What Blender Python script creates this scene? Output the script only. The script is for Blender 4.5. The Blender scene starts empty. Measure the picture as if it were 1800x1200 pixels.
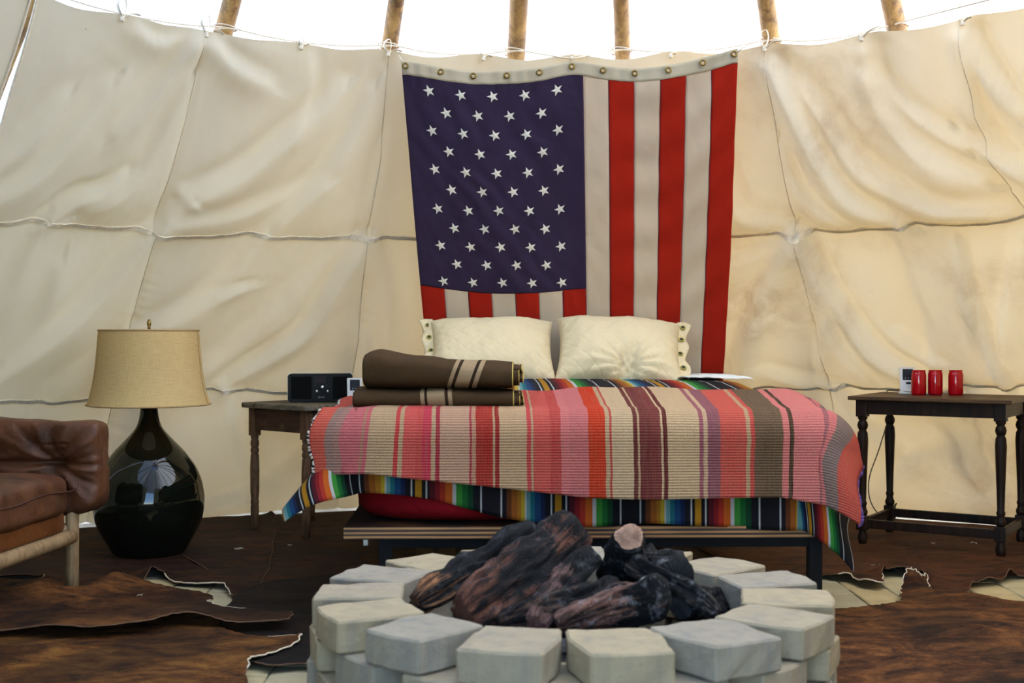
import bpy, bmesh, math, random
import numpy as np
from mathutils import Vector, Matrix, geometry

random.seed(7)
SC = bpy.context.scene
COL = SC.collection

# ------------------------------------------------------------------ camera, sky, sun, exposure
F, HZ, CAMZ = 2190.0, 590.0, 0.97          # focal length and horizon row in pixels of a 1800x1200 frame, eye height in metres
cam_d = bpy.data.cameras.new('camera')
cam_d.sensor_width = 36.0
cam_d.lens = 36.0 * F / 1800.0
cam_d.shift_y = (HZ - 600.0) / 1800.0
cam_d.clip_start = 0.05
cam_d.dof.use_dof = True
cam_d.dof.focus_distance = 5.2
cam_d.dof.aperture_fstop = 4.0
cam = bpy.data.objects.new('camera', cam_d)
cam.location = (0, 0, CAMZ)
cam.rotation_euler = (math.radians(90), 0, 0)
COL.objects.link(cam)
SC.camera = cam

SUN_AZ, SUN_EL = 56.0, 38.0                # azimuth from +Y towards +X, elevation
world = bpy.data.worlds.new('sky')
SC.world = world
world.use_nodes = True
wn = world.node_tree.nodes
bg = wn['Background']
sky = wn.new('ShaderNodeTexSky')
sky.sky_type = 'NISHITA'
sky.sun_disc = False
sky.sun_elevation = math.radians(SUN_EL)
sky.sun_rotation = math.radians(SUN_AZ)
sky.altitude = 1400
sky.ozone_density = 4.0
sky.dust_density = 0.2
world.node_tree.links.new(sky.outputs[0], bg.inputs[0])
bg.inputs[1].default_value = 1.8
sun_d = bpy.data.lights.new('sun', 'SUN')
sun_d.energy = 31.0
sun_d.color = (1.0, 0.955, 0.88)
sun_d.angle = math.radians(0.6)
sun = bpy.data.objects.new('sun', sun_d)
sun.location = (3, 6, 9)
sd = Vector((math.sin(math.radians(SUN_AZ)) * math.cos(math.radians(SUN_EL)), math.cos(math.radians(SUN_AZ)) * math.cos(math.radians(SUN_EL)), math.sin(math.radians(SUN_EL))))
sun.rotation_euler = sd.to_track_quat('Z', 'Y').to_euler()
COL.objects.link(sun)

vs = SC.view_settings
vs.view_transform = 'Standard'
vs.look = 'None'
vs.gamma = 1.0
vs.use_curve_mapping = False
vs.exposure = -0.12
SC.cycles.use_denoising = True
SC.cycles.max_bounces = 10
SC.cycles.diffuse_bounces = 6
SC.cycles.transmission_bounces = 8
SC.cycles.caustics_reflective = False
SC.cycles.caustics_refractive = False
SC.cycles.sample_clamp_indirect = 6.0

# ------------------------------------------------------------------ helpers
def floor_at(px, py):
    """pixel -> point of the floor (z = 0)"""
    d = CAMZ * F / (py - HZ)
    return np.array([(px - 900.0) / F * d, d])

def at(px, py, d):
    return np.array([(px - 900.0) / F * d, d, CAMZ - (py - HZ) / F * d])

def lin(r, g, b):
    return tuple((c / 255.0 / 12.92 if c / 255.0 <= 0.04045 else ((c / 255.0 + 0.055) / 1.055) ** 2.4) for c in (r, g, b))

def wob(x, y, seed=0, octv=4, base=1.0, gain=0.55):
    """smooth pseudo-noise in about [-1, 1] from summed sines"""
    rs = np.random.RandomState(seed)
    out = np.zeros_like(np.asarray(x, dtype=float) + np.asarray(y, dtype=float))
    amp, f, tot = 1.0, base, 0.0
    for _ in range(octv):
        for _k in range(3):
            a = rs.uniform(0, 2 * math.pi); p = rs.uniform(0, 6.28); ff = f * rs.uniform(0.7, 1.4)
            out = out + amp * np.sin(ff * (x * math.cos(a) + y * math.sin(a)) * 2 * math.pi + p) / 3
        tot += amp
        amp *= gain; f *= 2.03
    return out / tot * 1.6

def smooth(a, b, x):
    t = np.clip((np.asarray(x, dtype=float) - a) / (b - a), 0, 1)
    return t * t * (3 - 2 * t)

def mesh(name, V, Fc, mat=None, sm=True, uv=None):
    me = bpy.data.meshes.new(name)
    V = np.asarray(V, dtype=float)
    me.from_pydata(V.tolist(), [], [tuple(int(i) for i in f) for f in Fc])
    if mat is not None:
        me.materials.append(mat)
    if sm:
        me.polygons.foreach_set('use_smooth', [True] * len(me.polygons))
    if uv is not None:
        lay = me.uv_layers.new(name='UVMap')
        idx = np.empty(len(me.loops), dtype=np.int32)
        me.loops.foreach_get('vertex_index', idx)
        lay.data.foreach_set('uv', np.asarray(uv, dtype=np.float32)[idx].ravel())
    me.update()
    return me

def obj(name, me, parent=None, loc=None, rot=None):
    o = bpy.data.objects.new(name, me)
    COL.objects.link(o)
    if parent is not None:
        o.parent = parent
    if loc is not None:
        o.location = loc
    if rot is not None:
        o.rotation_euler = rot
    return o

def part(name, V, Fc, mat, parent, sm=True, uv=None, off=None):
    """a mesh part; OFF (the root's location) is taken off vertices given in world coordinates"""
    V = np.asarray(V, dtype=float)
    if off is not None:
        V = V - np.asarray(off, dtype=float)
    return obj(name, mesh(name, V, Fc, mat, sm, uv), parent)

def tag(o, label=None, cat=None, group=None, kind=None):
    if label: o['label'] = label
    if cat: o['category'] = cat
    if group: o['group'] = group
    if kind: o['kind'] = kind
    return o

def thing(name, label, cat, loc=(0, 0, 0), rz=0.0, group=None):
    o = bpy.data.objects.new(name, None)
    o.empty_display_size = 0.1
    COL.objects.link(o)
    o.location = tuple(float(c) for c in loc)
    o.rotation_euler = (0, 0, rz)
    return tag(o, label, cat, group)

def gridf(nu, nv, wrap_u=False, base=0):
    fs = []
    for j in range(nv - 1):
        for i in range(nu - (0 if wrap_u else 1)):
            a = j * nu + i; b = j * nu + (i + 1) % nu
            fs.append((base + a, base + b, base + b + nu, base + a + nu))
    return fs

def lathe(prof, n=32, cap=True):
    V, k = [], len(prof)
    for r, z in prof:
        for i in range(n):
            a = 2 * math.pi * i / n
            V.append((r * math.cos(a), r * math.sin(a), z))
    Fc = gridf(n, k, True)
    if cap:
        Fc.append(tuple(reversed(range(n))))
        Fc.append(tuple((k - 1) * n + i for i in range(n)))
    return np.array(V), Fc

def frames(P):
    P = np.asarray(P, dtype=float)
    T = np.gradient(P, axis=0)
    T /= np.linalg.norm(T, axis=1)[:, None] + 1e-12
    up = np.array([0, 0, 1.0]) if abs(T[0][2]) < 0.9 else np.array([1.0, 0, 0])
    N = np.zeros_like(P); B = np.zeros_like(P)
    n = up - T[0] * np.dot(up, T[0]); n /= np.linalg.norm(n)
    for i in range(len(P)):
        n = n - T[i] * np.dot(n, T[i]); n /= np.linalg.norm(n) + 1e-12
        N[i] = n; B[i] = np.cross(T[i], n)
    return T, N, B

def tube(P, r, n=8, closed=False):
    P = np.asarray(P, dtype=float)
    rr = np.full(len(P), r) if np.isscalar(r) else np.asarray(r, dtype=float)
    T, N, B = frames(P)
    V = []
    for i in range(len(P)):
        for k in range(n):
            a = 2 * math.pi * k / n
            V.append(P[i] + rr[i] * (math.cos(a) * N[i] + math.sin(a) * B[i]))
    Fc = gridf(n, len(P), True)
    if closed:
        m = (len(P) - 1) * n
        for k in range(n):
            Fc.append((m + k, m + (k + 1) % n, (k + 1) % n, k))
    else:
        Fc.append(tuple(reversed(range(n))))
        Fc.append(tuple((len(P) - 1) * n + k for k in range(n)))
    return np.array(V), Fc

def spline(P, n=8):
    """Catmull-Rom through P, n samples a span"""
    P = np.asarray(P, dtype=float)
    Q = np.vstack([2 * P[0] - P[1], P, 2 * P[-1] - P[-2]])
    out = []
    for i in range(1, len(Q) - 2):
        for k in range(n):
            t = k / n
            a, b, c, d = Q[i - 1], Q[i], Q[i + 1], Q[i + 2]
            out.append(0.5 * (2 * b + (c - a) * t + (2 * a - 5 * b + 4 * c - d) * t * t + (3 * b - 3 * c + d - a) * t ** 3))
    out.append(P[-1])
    return np.array(out)

def bevel_mesh(name, V, Fc, mat, w=0.004, seg=2, sm=True):
    bm = bmesh.new()
    vs_ = [bm.verts.new(v) for v in V]
    for f in Fc:
        bm.faces.new([vs_[i] for i in f])
    bmesh.ops.recalc_face_normals(bm, faces=bm.faces)
    if w > 0:
        bmesh.ops.bevel(bm, geom=list(bm.edges), offset=w, segments=seg, affect='EDGES', profile=0.6)
    me = bpy.data.meshes.new(name)
    bm.to_mesh(me); bm.free()
    if mat is not None: me.materials.append(mat)
    if sm: me.polygons.foreach_set('use_smooth', [True] * len(me.polygons))
    return me

BOXF = [(0, 3, 2, 1), (4, 5, 6, 7), (0, 1, 5, 4), (1, 2, 6, 5), (2, 3, 7, 6), (3, 0, 4, 7)]
def boxv(x0, x1, y0, y1, z0, z1):
    return [(x0, y0, z0), (x1, y0, z0), (x1, y1, z0), (x0, y1, z0), (x0, y0, z1), (x1, y0, z1), (x1, y1, z1), (x0, y1, z1)]

def box(name, b, mat, parent, w=0.003, seg=2, loc=None, rot=None, sm=False):
    return obj(name, bevel_mesh(name, boxv(*b), BOXF, mat, w, seg, sm), parent, loc, rot)

def cubesphere(n):
    """unit cube surface, n cells an edge, shared vertices; returns V in [-1,1]^3 and quads"""
    idx, V, Fc = {}, [], []
    def vid(p):
        k = tuple(int(round(c * n)) for c in p)
        if k not in idx:
            idx[k] = len(V); V.append(p)
        return idx[k]
    for ax in range(3):
        for s in (-1, 1):
            for i in range(n):
                for j in range(n):
                    q = []
                    for a, b in ((0, 0), (1, 0), (1, 1), (0, 1)):
                        p = [0, 0, 0]
                        p[ax] = s
                        p[(ax + 1) % 3] = -1 + 2 * (i + a) / n
                        p[(ax + 2) % 3] = -1 + 2 * (j + b) / n
                        q.append(vid(tuple(p)))
                    Fc.append(tuple(q) if s > 0 else tuple(reversed(q)))
    return np.array(V, dtype=float), Fc

_CS = {}
def puff(sx, sy, sz, n=20, e=4.0):
    """a soft box: superellipsoid of half sizes sx, sy, sz"""
    if n not in _CS: _CS[n] = cubesphere(n)
    V, Fc = _CS[n]
    k = (np.abs(V) ** e).sum(axis=1) ** (-1.0 / e)
    return V * k[:, None] * np.array([sx, sy, sz]), Fc

def poly_fill(outline, step):
    """triangulate a closed 2-D outline with grid points of spacing STEP inside; returns points and triangles, outline first"""
    O = np.asarray(outline, dtype=float)
    n = len(O)
    lo, hi = O.min(axis=0), O.max(axis=0)
    xs = np.arange(lo[0], hi[0], step); ys = np.arange(lo[1], hi[1], step)
    G = np.array([(x + (0.5 * step if j % 2 else 0), y) for j, y in enumerate(ys) for x in xs])
    inside = np.zeros(len(G), bool)
    dmin = np.full(len(G), 9e9)
    for i in range(n):
        a, b = O[i], O[(i + 1) % n]
        c = ((a[1] > G[:, 1]) != (b[1] > G[:, 1]))
        xx = (b[0] - a[0]) * (G[:, 1] - a[1]) / ((b[1] - a[1]) if abs(b[1] - a[1]) > 1e-12 else 1e-12) + a[0]
        inside ^= c & (G[:, 0] < xx)
        ab = b - a
        t = np.clip(((G - a) @ ab) / (ab @ ab + 1e-12), 0, 1)
        dmin = np.minimum(dmin, np.linalg.norm(G - (a + t[:, None] * ab), axis=1))
    G = G[inside & (dmin > 0.3 * step)]
    P = [Vector(p) for p in O] + [Vector(p) for p in G]
    E = [(i, (i + 1) % n) for i in range(n)]
    r = geometry.delaunay_2d_cdt(P, E, [list(range(n))], 1, 1e-6)
    return np.array([tuple(v) for v in r[0]]), [tuple(f) for f in r[2]], r[3]

# ------------------------------------------------------------------ materials
class NT:
    def __init__(self, name):
        self.m = bpy.data.materials.new(name)
        self.m.use_nodes = True
        self.t = self.m.node_tree
        self.t.nodes.clear()
        self.out = self.t.nodes.new('ShaderNodeOutputMaterial')
    def n(self, ty, **kw):
        nd = self.t.nodes.new('ShaderNode' + ty)
        for k, v in kw.items():
            if k.startswith('_'):
                setattr(nd, k[1:], v)
            else:
                key = k.replace('__', ' ')
                self.put(nd.inputs[int(key[1:])] if key[0] == 'i' and key[1:].isdigit() else nd.inputs[key], v)
        return nd
    def put(self, sock, v):
        if isinstance(v, bpy.types.NodeSocket):
            self.t.links.new(v, sock)
        elif isinstance(v, bpy.types.Node):
            self.t.links.new(v.outputs[0], sock)
        elif isinstance(v, tuple) and len(v) == 3 and sock.type == 'RGBA':
            sock.default_value = (*v, 1)
        else:
            sock.default_value = v
    def coord(self, kind='Object', scale=(1, 1, 1), loc=(0, 0, 0), rot=(0, 0, 0)):
        c = self.n('TexCoord')
        mp = self.n('Mapping', Vector=c.outputs[kind], Scale=scale, Location=loc, Rotation=rot)
        return mp.outputs[0]
    def noise(self, vec, scale, detail=4.0, rough=0.55, dist=0.0):
        return self.n('TexNoise', Vector=vec, Scale=scale, Detail=detail, Roughness=rough, Distortion=dist).outputs[0]
    def ramp(self, fac, stops, interp='LINEAR'):
        r = self.n('ValToRGB', Fac=fac)
        cr = r.color_ramp
        cr.interpolation = interp
        while len(cr.elements) > 1:
            cr.elements.remove(cr.elements[-1])
        cr.elements[0].position = stops[0][0]
        cr.elements[0].color = (*stops[0][1], 1)
        for p, c in stops[1:]:
            e = cr.elements.new(p); e.color = (*c, 1)
        return r.outputs[0]
    def mix(self, fac, a, b, blend='MIX'):
        nd = self.t.nodes.new('ShaderNodeMix')
        nd.data_type = 'RGBA'; nd.blend_type = blend
        for i, v in ((0, fac), (6, a), (7, b)):
            self.put(nd.inputs[i], v)
        return nd.outputs[2]
    def math(self, op, a, b=0.0, c=None):
        nd = self.n('Math', _operation=op, i0=a, i1=b)
        if c is not None: self.put(nd.inputs[2], c)
        return nd.outputs[0]
    def bump(self, h, strength=0.3, dist=0.01, normal=None):
        nd = self.n('Bump', Height=h, Strength=strength, Distance=dist)
        if normal is not None: self.put(nd.inputs['Normal'], normal)
        return nd.outputs[0]
    def done(self, sh):
        self.t.links.new(sh.outputs[0] if isinstance(sh, bpy.types.Node) else sh, self.out.inputs[0])
        return self.m
    def principled(self, col, rough=0.6, normal=None, **kw):
        p = self.n('BsdfPrincipled')
        self.put(p.inputs['Base Color'], col)
        self.put(p.inputs['Roughness'], rough)
        if normal is not None: self.put(p.inputs['Normal'], normal)
        for k, v in kw.items():
            self.put(p.inputs[k.replace('_', ' ')], v)
        return self.done(p)

def plain(name, col, rough=0.5, var=0.15, scale=20, bump=0.0, metal=0.0, **kw):
    t = NT(name)
    v = t.coord()
    nz = t.noise(v, scale)
    dark = tuple(c * (1 - var) for c in col); light = tuple(min(1, c * (1 + var)) for c in col)
    c = t.ramp(nz, [(0.3, dark), (0.7, light)])
    nrm = t.bump(t.noise(v, scale * 4), bump, 0.004) if bump else None
    return t.principled(c, rough, nrm, Metallic=metal, **kw)

def canvas_mat(name, base, dirt, trans, dirt_amt=0.5, seed=0.0, tint=(1, 1, 1)):
    t = NT(name)
    v = t.coord('Object', loc=(seed, 0, 0))
    big = t.noise(v, 1.3, 5, 0.6, 0.4)
    fine = t.noise(v, 7.0, 6, 0.65, 0.6)
    m = t.math('MULTIPLY', t.n('MapRange', Value=big, i1=0.48, i2=0.72).outputs[0], t.n('MapRange', Value=fine, i1=0.35, i2=0.68).outputs[0])
    side = t.n('MapRange', Value=t.n('SeparateXYZ', Vector=v).outputs[0], i1=0.3, i2=1.5, i3=0.30, i4=1.25).outputs[0]      # this end of the canvas is the more soiled
    c = t.mix(t.math('MULTIPLY', t.math('MULTIPLY', m, side), dirt_amt), base, dirt)
    speck = t.n('MapRange', Value=t.noise(v, 38, 2), i1=0.76, i2=0.80).outputs[0]
    c = t.mix(t.math('MULTIPLY', speck, 0.35), c, tuple(x * 0.45 for x in dirt))
    w = t.noise(v, 480, 1)
    crk = t.noise(v, 16, 5, 0.6, 0.9)
    nrm = t.bump(w, 0.08, 0.002, t.bump(crk, 0.10, 0.008))
    d = t.n('BsdfDiffuse', Color=c, Roughness=0.9, Normal=nrm)
    tr = t.n('BsdfTranslucent', Color=t.mix(1.0, c, tint, 'MULTIPLY'), Normal=nrm)
    return t.done(t.n('MixShader', Fac=trans, i1=d.outputs[0], i2=tr.outputs[0]))

def cloth_mat(name, col, trans=0.12, var=0.10, seed=0.0, rough_bump=0.12):
    t = NT(name)
    v = t.coord('Object', loc=(seed, seed, 0))
    c = t.mix(t.noise(v, 9, 5), tuple(x * (1 - var) for x in col), tuple(min(1, x * (1 + var)) for x in col))
    nrm = t.bump(t.noise(v, 420, 1), rough_bump, 0.002, t.bump(t.noise(v, 22, 4, 0.5, 1.2), 0.12, 0.01))
    d = t.n('BsdfDiffuse', Color=c, Roughness=0.8, Normal=nrm)
    tr = t.n('BsdfTranslucent', Color=c, Normal=nrm)
    return t.done(t.n('MixShader', Fac=trans, i1=d.outputs[0], i2=tr.outputs[0]))

def wood_mat(name, c1, c2, scale=(30, 30, 2), rough=0.55, bump=0.25, dark=None, dark_amt=0.0, seed=0.0, **kw):
    t = NT(name)
    v = t.coord('Object', scale=scale, loc=(seed, seed * 1.7, 0))
    g = t.noise(v, 1.0, 6, 0.65, 0.8)
    c = t.ramp(g, [(0.30, c1), (0.52, tuple((a + b) / 2 for a, b in zip(c1, c2))), (0.72, c2)])
    if dark is not None:
        v2 = t.coord('Object', loc=(seed + 3, 1, 0))
        mk = t.n('MapRange', Value=t.noise(v2, 11, 6, 0.7, 0.5), i1=0.50, i2=0.64).outputs[0]
        c = t.mix(t.math('MULTIPLY', mk, dark_amt), c, dark)
    return t.principled(c, rough, t.bump(g, bump, 0.006), **kw)

M = {}
M['liner'] = canvas_mat('liner_canvas', (0.61, 0.605, 0.535), (0.28, 0.19, 0.10), 0.18, 0.6, 0.0, (1.0, 0.67, 0.31))
M['cover'] = canvas_mat('cover_canvas', (0.80, 0.80, 0.80), (0.70, 0.67, 0.62), 0.50, 0.15, 5.0)
M['seam'] = plain('seam_tape', (0.76, 0.68, 0.53), 0.9, 0.12, 60, 0.3)
M['tie'] = plain('cotton_tie', (0.74, 0.66, 0.52), 0.85, 0.12, 80, 0.2)
M['rope'] = plain('rope_fibre', (0.60, 0.50, 0.38), 0.85, 0.25, 200, 0.5)
M['pole'] = wood_mat('pole_wood', (0.17, 0.078, 0.020), (0.46, 0.26, 0.075), (26, 26, 2.2), 0.6, 0.3, (0.05, 0.022, 0.008), 0.7)
M['soil'] = plain('sandy_soil', (0.10, 0.09, 0.07), 0.95, 0.25, 3, 0.5)
M['mortar'] = plain('joint_sand', (0.16, 0.135, 0.09), 0.95, 0.3, 30, 0.5)

# ================================================================== THE TENT
AX, AY = 0.154, 3.25                       # the tent's axis
R0, SL = 3.878, 0.74                       # liner: radius on the floor, radius lost per metre of height
HEM = 2.205
def RW(z): return R0 - SL * np.asarray(z)

def wall_hit(px, py):
    """pixel -> (azimuth from +Y towards +X, height) where its ray meets the liner cone"""
    dx, dz = (px - 900.0) / F, -(py - HZ) / F
    a = dx * dx + 1 - (SL * dz) ** 2
    k = R0 - SL * CAMZ
    b = -2 * (dx * AX + AY) + 2 * SL * dz * k
    c = AX * AX + AY * AY - k * k
    t = (-b + math.sqrt(b * b - 4 * a * c)) / (2 * a)
    return math.atan2(dx * t - AX, t - AY), CAMZ + dz * t

def wall_pt(phi, z, inn=0.0):
    """a point on the liner, INN metres towards the room along its normal"""
    cn = 1 / math.sqrt(1 + SL * SL)
    r = RW(z) - inn * cn
    zz = np.asarray(z) - inn * SL * cn
    return np.stack(np.broadcast_arrays(AX + r * np.sin(phi), AY + r * np.cos(phi), zz), axis=-1)

D2R = math.pi / 180
# vertical seams (azimuth at four heights), traced where they show
def seam_from(pix):
    hits = sorted(((wall_hit(*p)[1], wall_hit(*p)[0]) for p in pix))
    zs = [h[0] for h in hits]; ps = [h[1] for h in hits]
    return lambda z: np.interp(z, zs, ps)
s_a = seam_from([(360, 50), (325, 215), (270, 405), (240, 560), (215, 690)])
s_b = seam_from([(685, 92), (668, 280), (643, 415), (632, 600)])
s_c = seam_from([(1345, 85), (1370, 250), (1400, 405), (1438, 600), (1456, 690)])
s_d = seam_from([(1685, 25), (1720, 190), (1760, 295), (1800, 372)])
s_mid = seam_from([(1005, 105), (1012, 400), (1016, 650)])
edge_main = seam_from([(66, -5), (36, 100), (0, 215), (-70, 420), (-150, 690)])
edge_left = seam_from([(53, -5), (24, 90), (0, 160), (-80, 400), (-165, 690)])
def const(p): return lambda z: np.full_like(np.asarray(z, dtype=float), p)

def z_line(pix):
    h = sorted(wall_hit(*p) for p in pix)
    a = [x[0] for x in h]; b = [x[1] for x in h]
    return lambda p: np.interp(p, a, b)
z_mid = z_line([(0, 391), (80, 387), (170, 400), (270, 408), (370, 412), (465, 409), (560, 418), (640, 415), (740, 420), (1000, 424), (1265, 415), (1400, 406), (1490, 404), (1590, 389), (1700, 388), (1800, 380)])
z_low = z_line([(0, 719), (100, 722), (190, 712), (300, 706), (393, 690), (480, 703), (640, 704), (1000, 700), (1300, 694), (1450, 690), (1560, 694), (1800, 690)])

# creases traced over the canvas: pixels, width (m), height towards the room (m)
FOLDS_PX = [
    ([(-10, 352), (70, 295), (125, 238), (190, 158)], .055, .022),
    ([(-10, 300), (60, 235), (110, 180)], .06, .014),
    ([(82, 385), (130, 350), (178, 335), (215, 310)], .035, .024),
    ([(150, 372), (200, 350), (250, 300), (330, 150)], .05, .014),
    ([(205, 235), (260, 180), (320, 105), (357, 57)], .045, .020),
    ([(352, 58), (270, 75), (222, 22)], .035, .012),
    ([(278, 400), (345, 345), (430, 300), (520, 230), (600, 160)], .055, .022),
    ([(330, 340), (318, 336), (340, 352)], .018, .012),
    ([(470, 404), (540, 345), (620, 240), (655, 170)], .055, .018),
    ([(300, 395), (420, 375), (560, 320)], .05, .012),
    ([(366, 60), (400, 110), (470, 150)], .04, .016),
    ([(535, 78), (540, 150), (510, 240)], .05, .010),
    ([(640, 412), (655, 330), (672, 250)], .03, .012),
    ([(-10, 690), (95, 600), (180, 520), (262, 418)], .055, .026),
    ([(-10, 560), (30, 500), (75, 400)], .05, .016),
    ([(20, 640), (80, 560), (110, 470)], .05, .014),
    ([(130, 690), (240, 610), (380, 520), (460, 420)], .06, .020),
    ([(396, 688), (470, 632), (540, 578), (590, 500), (638, 424)], .042, .034),
    ([(330, 690), (420, 620), (500, 540), (610, 430)], .06, .014),
    ([(380, 520), (410, 505), (440, 500)], .025, .014),
    ([(650, 430), (680, 520), (690, 640)], .05, .012),
    ([(640, 600), (660, 660), (650, 700)], .03, .012),
    ([(396, 700), (405, 780), (430, 860)], .05, .020),
    ([(340, 905), (450, 860), (560, 800), (600, 740)], .05, .022),
    ([(440, 720), (470, 800), (480, 870)], .06, .014),
    ([(1350, 100), (1385, 170), (1440, 260), (1500, 335), (1585, 386)], .05, .030),
    ([(1360, 120), (1430, 180), (1520, 290), (1640, 350), (1780, 372)], .055, .022),
    ([(1375, 250), (1410, 330), (1480, 380)], .04, .016),
    ([(1512, 60), (1540, 170), (1610, 250), (1730, 310)], .06, .024),
    ([(1530, 130), (1600, 190), (1700, 250)], .04, .016),
    ([(1690, 35), (1735, 120), (1800, 190)], .04, .026),
    ([(1690, 60), (1720, 200), (1810, 300)], .045, .020),
    ([(1700, 230), (1760, 270), (1810, 290)], .04, .018),
    ([(1262, 300), (1300, 370), (1395, 400)], .05, .012),
    ([(1398, 412), (1350, 500), (1305, 600), (1285, 680)], .045, .026),
    ([(1394, 412), (1330, 450), (1262, 470)], .05, .016),
    ([(1408, 415), (1450, 490), (1520, 590), (1600, 655), (1660, 690)], .040, .030),
    ([(1415, 425), (1460, 580), (1520, 660)], .05, .018),
    ([(1300, 690), (1318, 580), (1345, 560)], .04, .014),
    ([(1585, 400), (1625, 510), (1650, 590), (1640, 680)], .05, .014),
    ([(1575, 580), (1620, 630), (1650, 640)], .035, .016),
    ([(1690, 430), (1715, 540), (1745, 620), (1772, 690)], .028, .022),
    ([(1800, 420), (1775, 560), (1760, 660)], .05, .016),
    ([(1450, 560), (1440, 640), (1452, 688)], .03, .018),
    ([(1340, 655), (1400, 680), (1450, 686)], .04, .018),
    ([(1462, 694), (1500, 740), (1570, 790)], .04, .018),
    ([(1600, 700), (1680, 760), (1722, 850)], .035, .022),
    ([(1530, 900), (1600, 820), (1700, 790)], .05, .014),
    ([(1690, 720), (1710, 800), (1760, 860)], .03, .016),
]
SU, SQ = 3.0, 1.24
def to_sq(phi, z): return np.stack(np.broadcast_arrays(np.asarray(phi) * SU, np.asarray(z) * SQ), axis=-1)
FOLDS = []
for pix, w_, a_ in FOLDS_PX:
    P_ = spline(np.array([to_sq(*wall_hit(*p)) for p in pix]), 4)
    FOLDS.append((P_, w_, a_))

def crease(phi, z):
    S = to_sq(phi, z).reshape(-1, 2)
    out = np.zeros(len(S))
    for P_, w_, a_ in FOLDS:
        lo = P_.min(axis=0) - 4 * w_; hi = P_.max(axis=0) + 4 * w_
        sel = np.where(((S > lo) & (S < hi)).all(axis=1))[0]
        if not len(sel): continue
        Q = S[sel]
        best = np.full(len(sel), 9.0); sgn = np.zeros(len(sel)); tt = np.zeros(len(sel))
        m = len(P_) - 1
        for i in range(m):
            a, b = P_[i], P_[i + 1]
            ab = b - a
            t = np.clip(((Q - a) @ ab) / (ab @ ab), 0, 1)
            dv = Q - (a + t[:, None] * ab)
            dd = np.hypot(dv[:, 0], dv[:, 1])
            cr = np.sign(ab[0] * dv[:, 1] - ab[1] * dv[:, 0])
            up = dd < best
            best[up] = dd[up]; sgn[up] = cr[up]; tt[up] = (i + t[up]) / m
        env = 0.35 + 0.65 * np.sin(np.pi * np.clip(tt * 0.92 + 0.04, 0, 1)) ** 0.7
        # the upper side of each crease falls away sharply, the lower side softly
        sd_ = best * sgn * (1 if P_[-1][0] > P_[0][0] else -1)
        wide = np.where(sd_ > 0, w_ * 0.7, w_ * 1.9)
        out[sel] += 2.0 * a_ * env * np.exp(-(best / wide) ** 2)
        out[sel] -= 1.0 * a_ * env * np.exp(-((sd_ - 1.5 * w_) / (w_ * 0.9)) ** 2)
    return out.reshape(np.shape(phi))

TIES_PX = [(218, 16), (362, 54), (530, 74), (682, 92), (850, 100), (1005, 106), (1180, 99), (1345, 84), (1512, 48), (1690, 22)]
TIE_PHI = [wall_hit(*p)[0] for p in TIES_PX]
step_ = (TIE_PHI[-1] - TIE_PHI[0]) / (len(TIE_PHI) - 1)
ALLT = np.array(sorted(TIE_PHI + [TIE_PHI[0] - step_ * k for k in range(1, 9)] + [TIE_PHI[-1] + step_ * k for k in range(1, 9)]))

def liner_disp(phi, z, right):
    zm, zl = z_mid(phi), z_low(phi)
    # belly of each row, pulled back at its seams
    t_up = np.clip((z - zm) / (HEM - zm), 0, 1)
    t_md = np.clip((z - zl) / (zm - zl), 0, 1)
    t_lo = np.clip(z / zl, 0, 1)
    belly = np.where(z >= zm, (1 - t_up) ** 1.1 * (1 - np.exp(-t_up * 9)) * 1.25,
             np.where(z >= zl, (1 - t_md) ** 0.9 * (1 - np.exp(-t_md * 9)) * 1.1, 0.5 * np.sin(np.pi * t_lo)))
    near = np.abs(phi[..., None] - ALLT).min(axis=-1) / (step_ * 0.5)        # 0 at a tie, 1 half-way
    amp = (0.032 + 0.070 * right) * (0.45 + 0.55 * smooth(0, 0.9, near))
    d = belly * amp
    d = d + crease(phi, z) * (1.0 + 0.25 * right)
    # gathers along the upright seams
    for s in (s_a, s_b, s_mid, s_c, s_d):
        du = (phi - s(z)) * RW(z)
        side = np.where(du > 0, 1.0, 0.5)
        d = d + 0.006 * side * np.exp(-np.abs(du) / 0.07) * np.sin(z * 62 + 9 * np.sin(z * 11) + du * 25) * smooth(0.2, 1.6, 2.2 - z)
        d = d - 0.012 * np.exp(-(du / 0.02) ** 2)
    ph = phi * 3
    d = d + 0.010 * wob(ph, z, 3, 3, 0.7) + 0.0035 * wob(ph, z, 4, 4, 2.6) + right * 0.010 * wob(ph + 0.5 * z, z, 8, 3, 1.4)
    d = d - 0.065 * np.exp(-((z - 0.66) / 0.42) ** 2)                          # the lower rows bow outwards behind the furniture
    fade = smooth(0.0, 0.06, HEM - z)
    return d * (0.25 + 0.75 * fade)

def liner_panel(root, pl, pr, zl, zh, nu, nv, i_row):
    """one panel between two upright seams and two level seams"""
    v = np.linspace(0, 1, nv)[:, None]; u = np.linspace(0, 1, nu)[None, :]
    phi = np.zeros((nv, nu)); z = np.zeros((nv, nu))
    pm = 0.5 * (pl(1.2) + pr(1.2))
    z = np.broadcast_to(0.75, (nv, nu)).copy()
    for _ in range(4):                       # the seams lean, the level seams bend: iterate to fit both
        phi = pl(z) * (1 - u) + pr(z) * u
        z = zl(phi) * (1 - v) + zh(phi) * v
    right = smooth(0.15, 0.55, phi) * (1 - smooth(1.3, 1.7, phi))
    d = liner_disp(phi, z, right)
    P = wall_pt(phi, z, d)
    return part('canvas_panel', P.reshape(-1, 3), gridf(nu, nv), M['liner'], root, True)

def hem_z(phi):
    near = np.abs(np.asarray(phi)[..., None] - ALLT).min(axis=-1) / (step_ * 0.5)
    return HEM - 0.014 * smooth(0, 1, near) + 0.004 * np.sin(np.asarray(phi) * 31)

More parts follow.
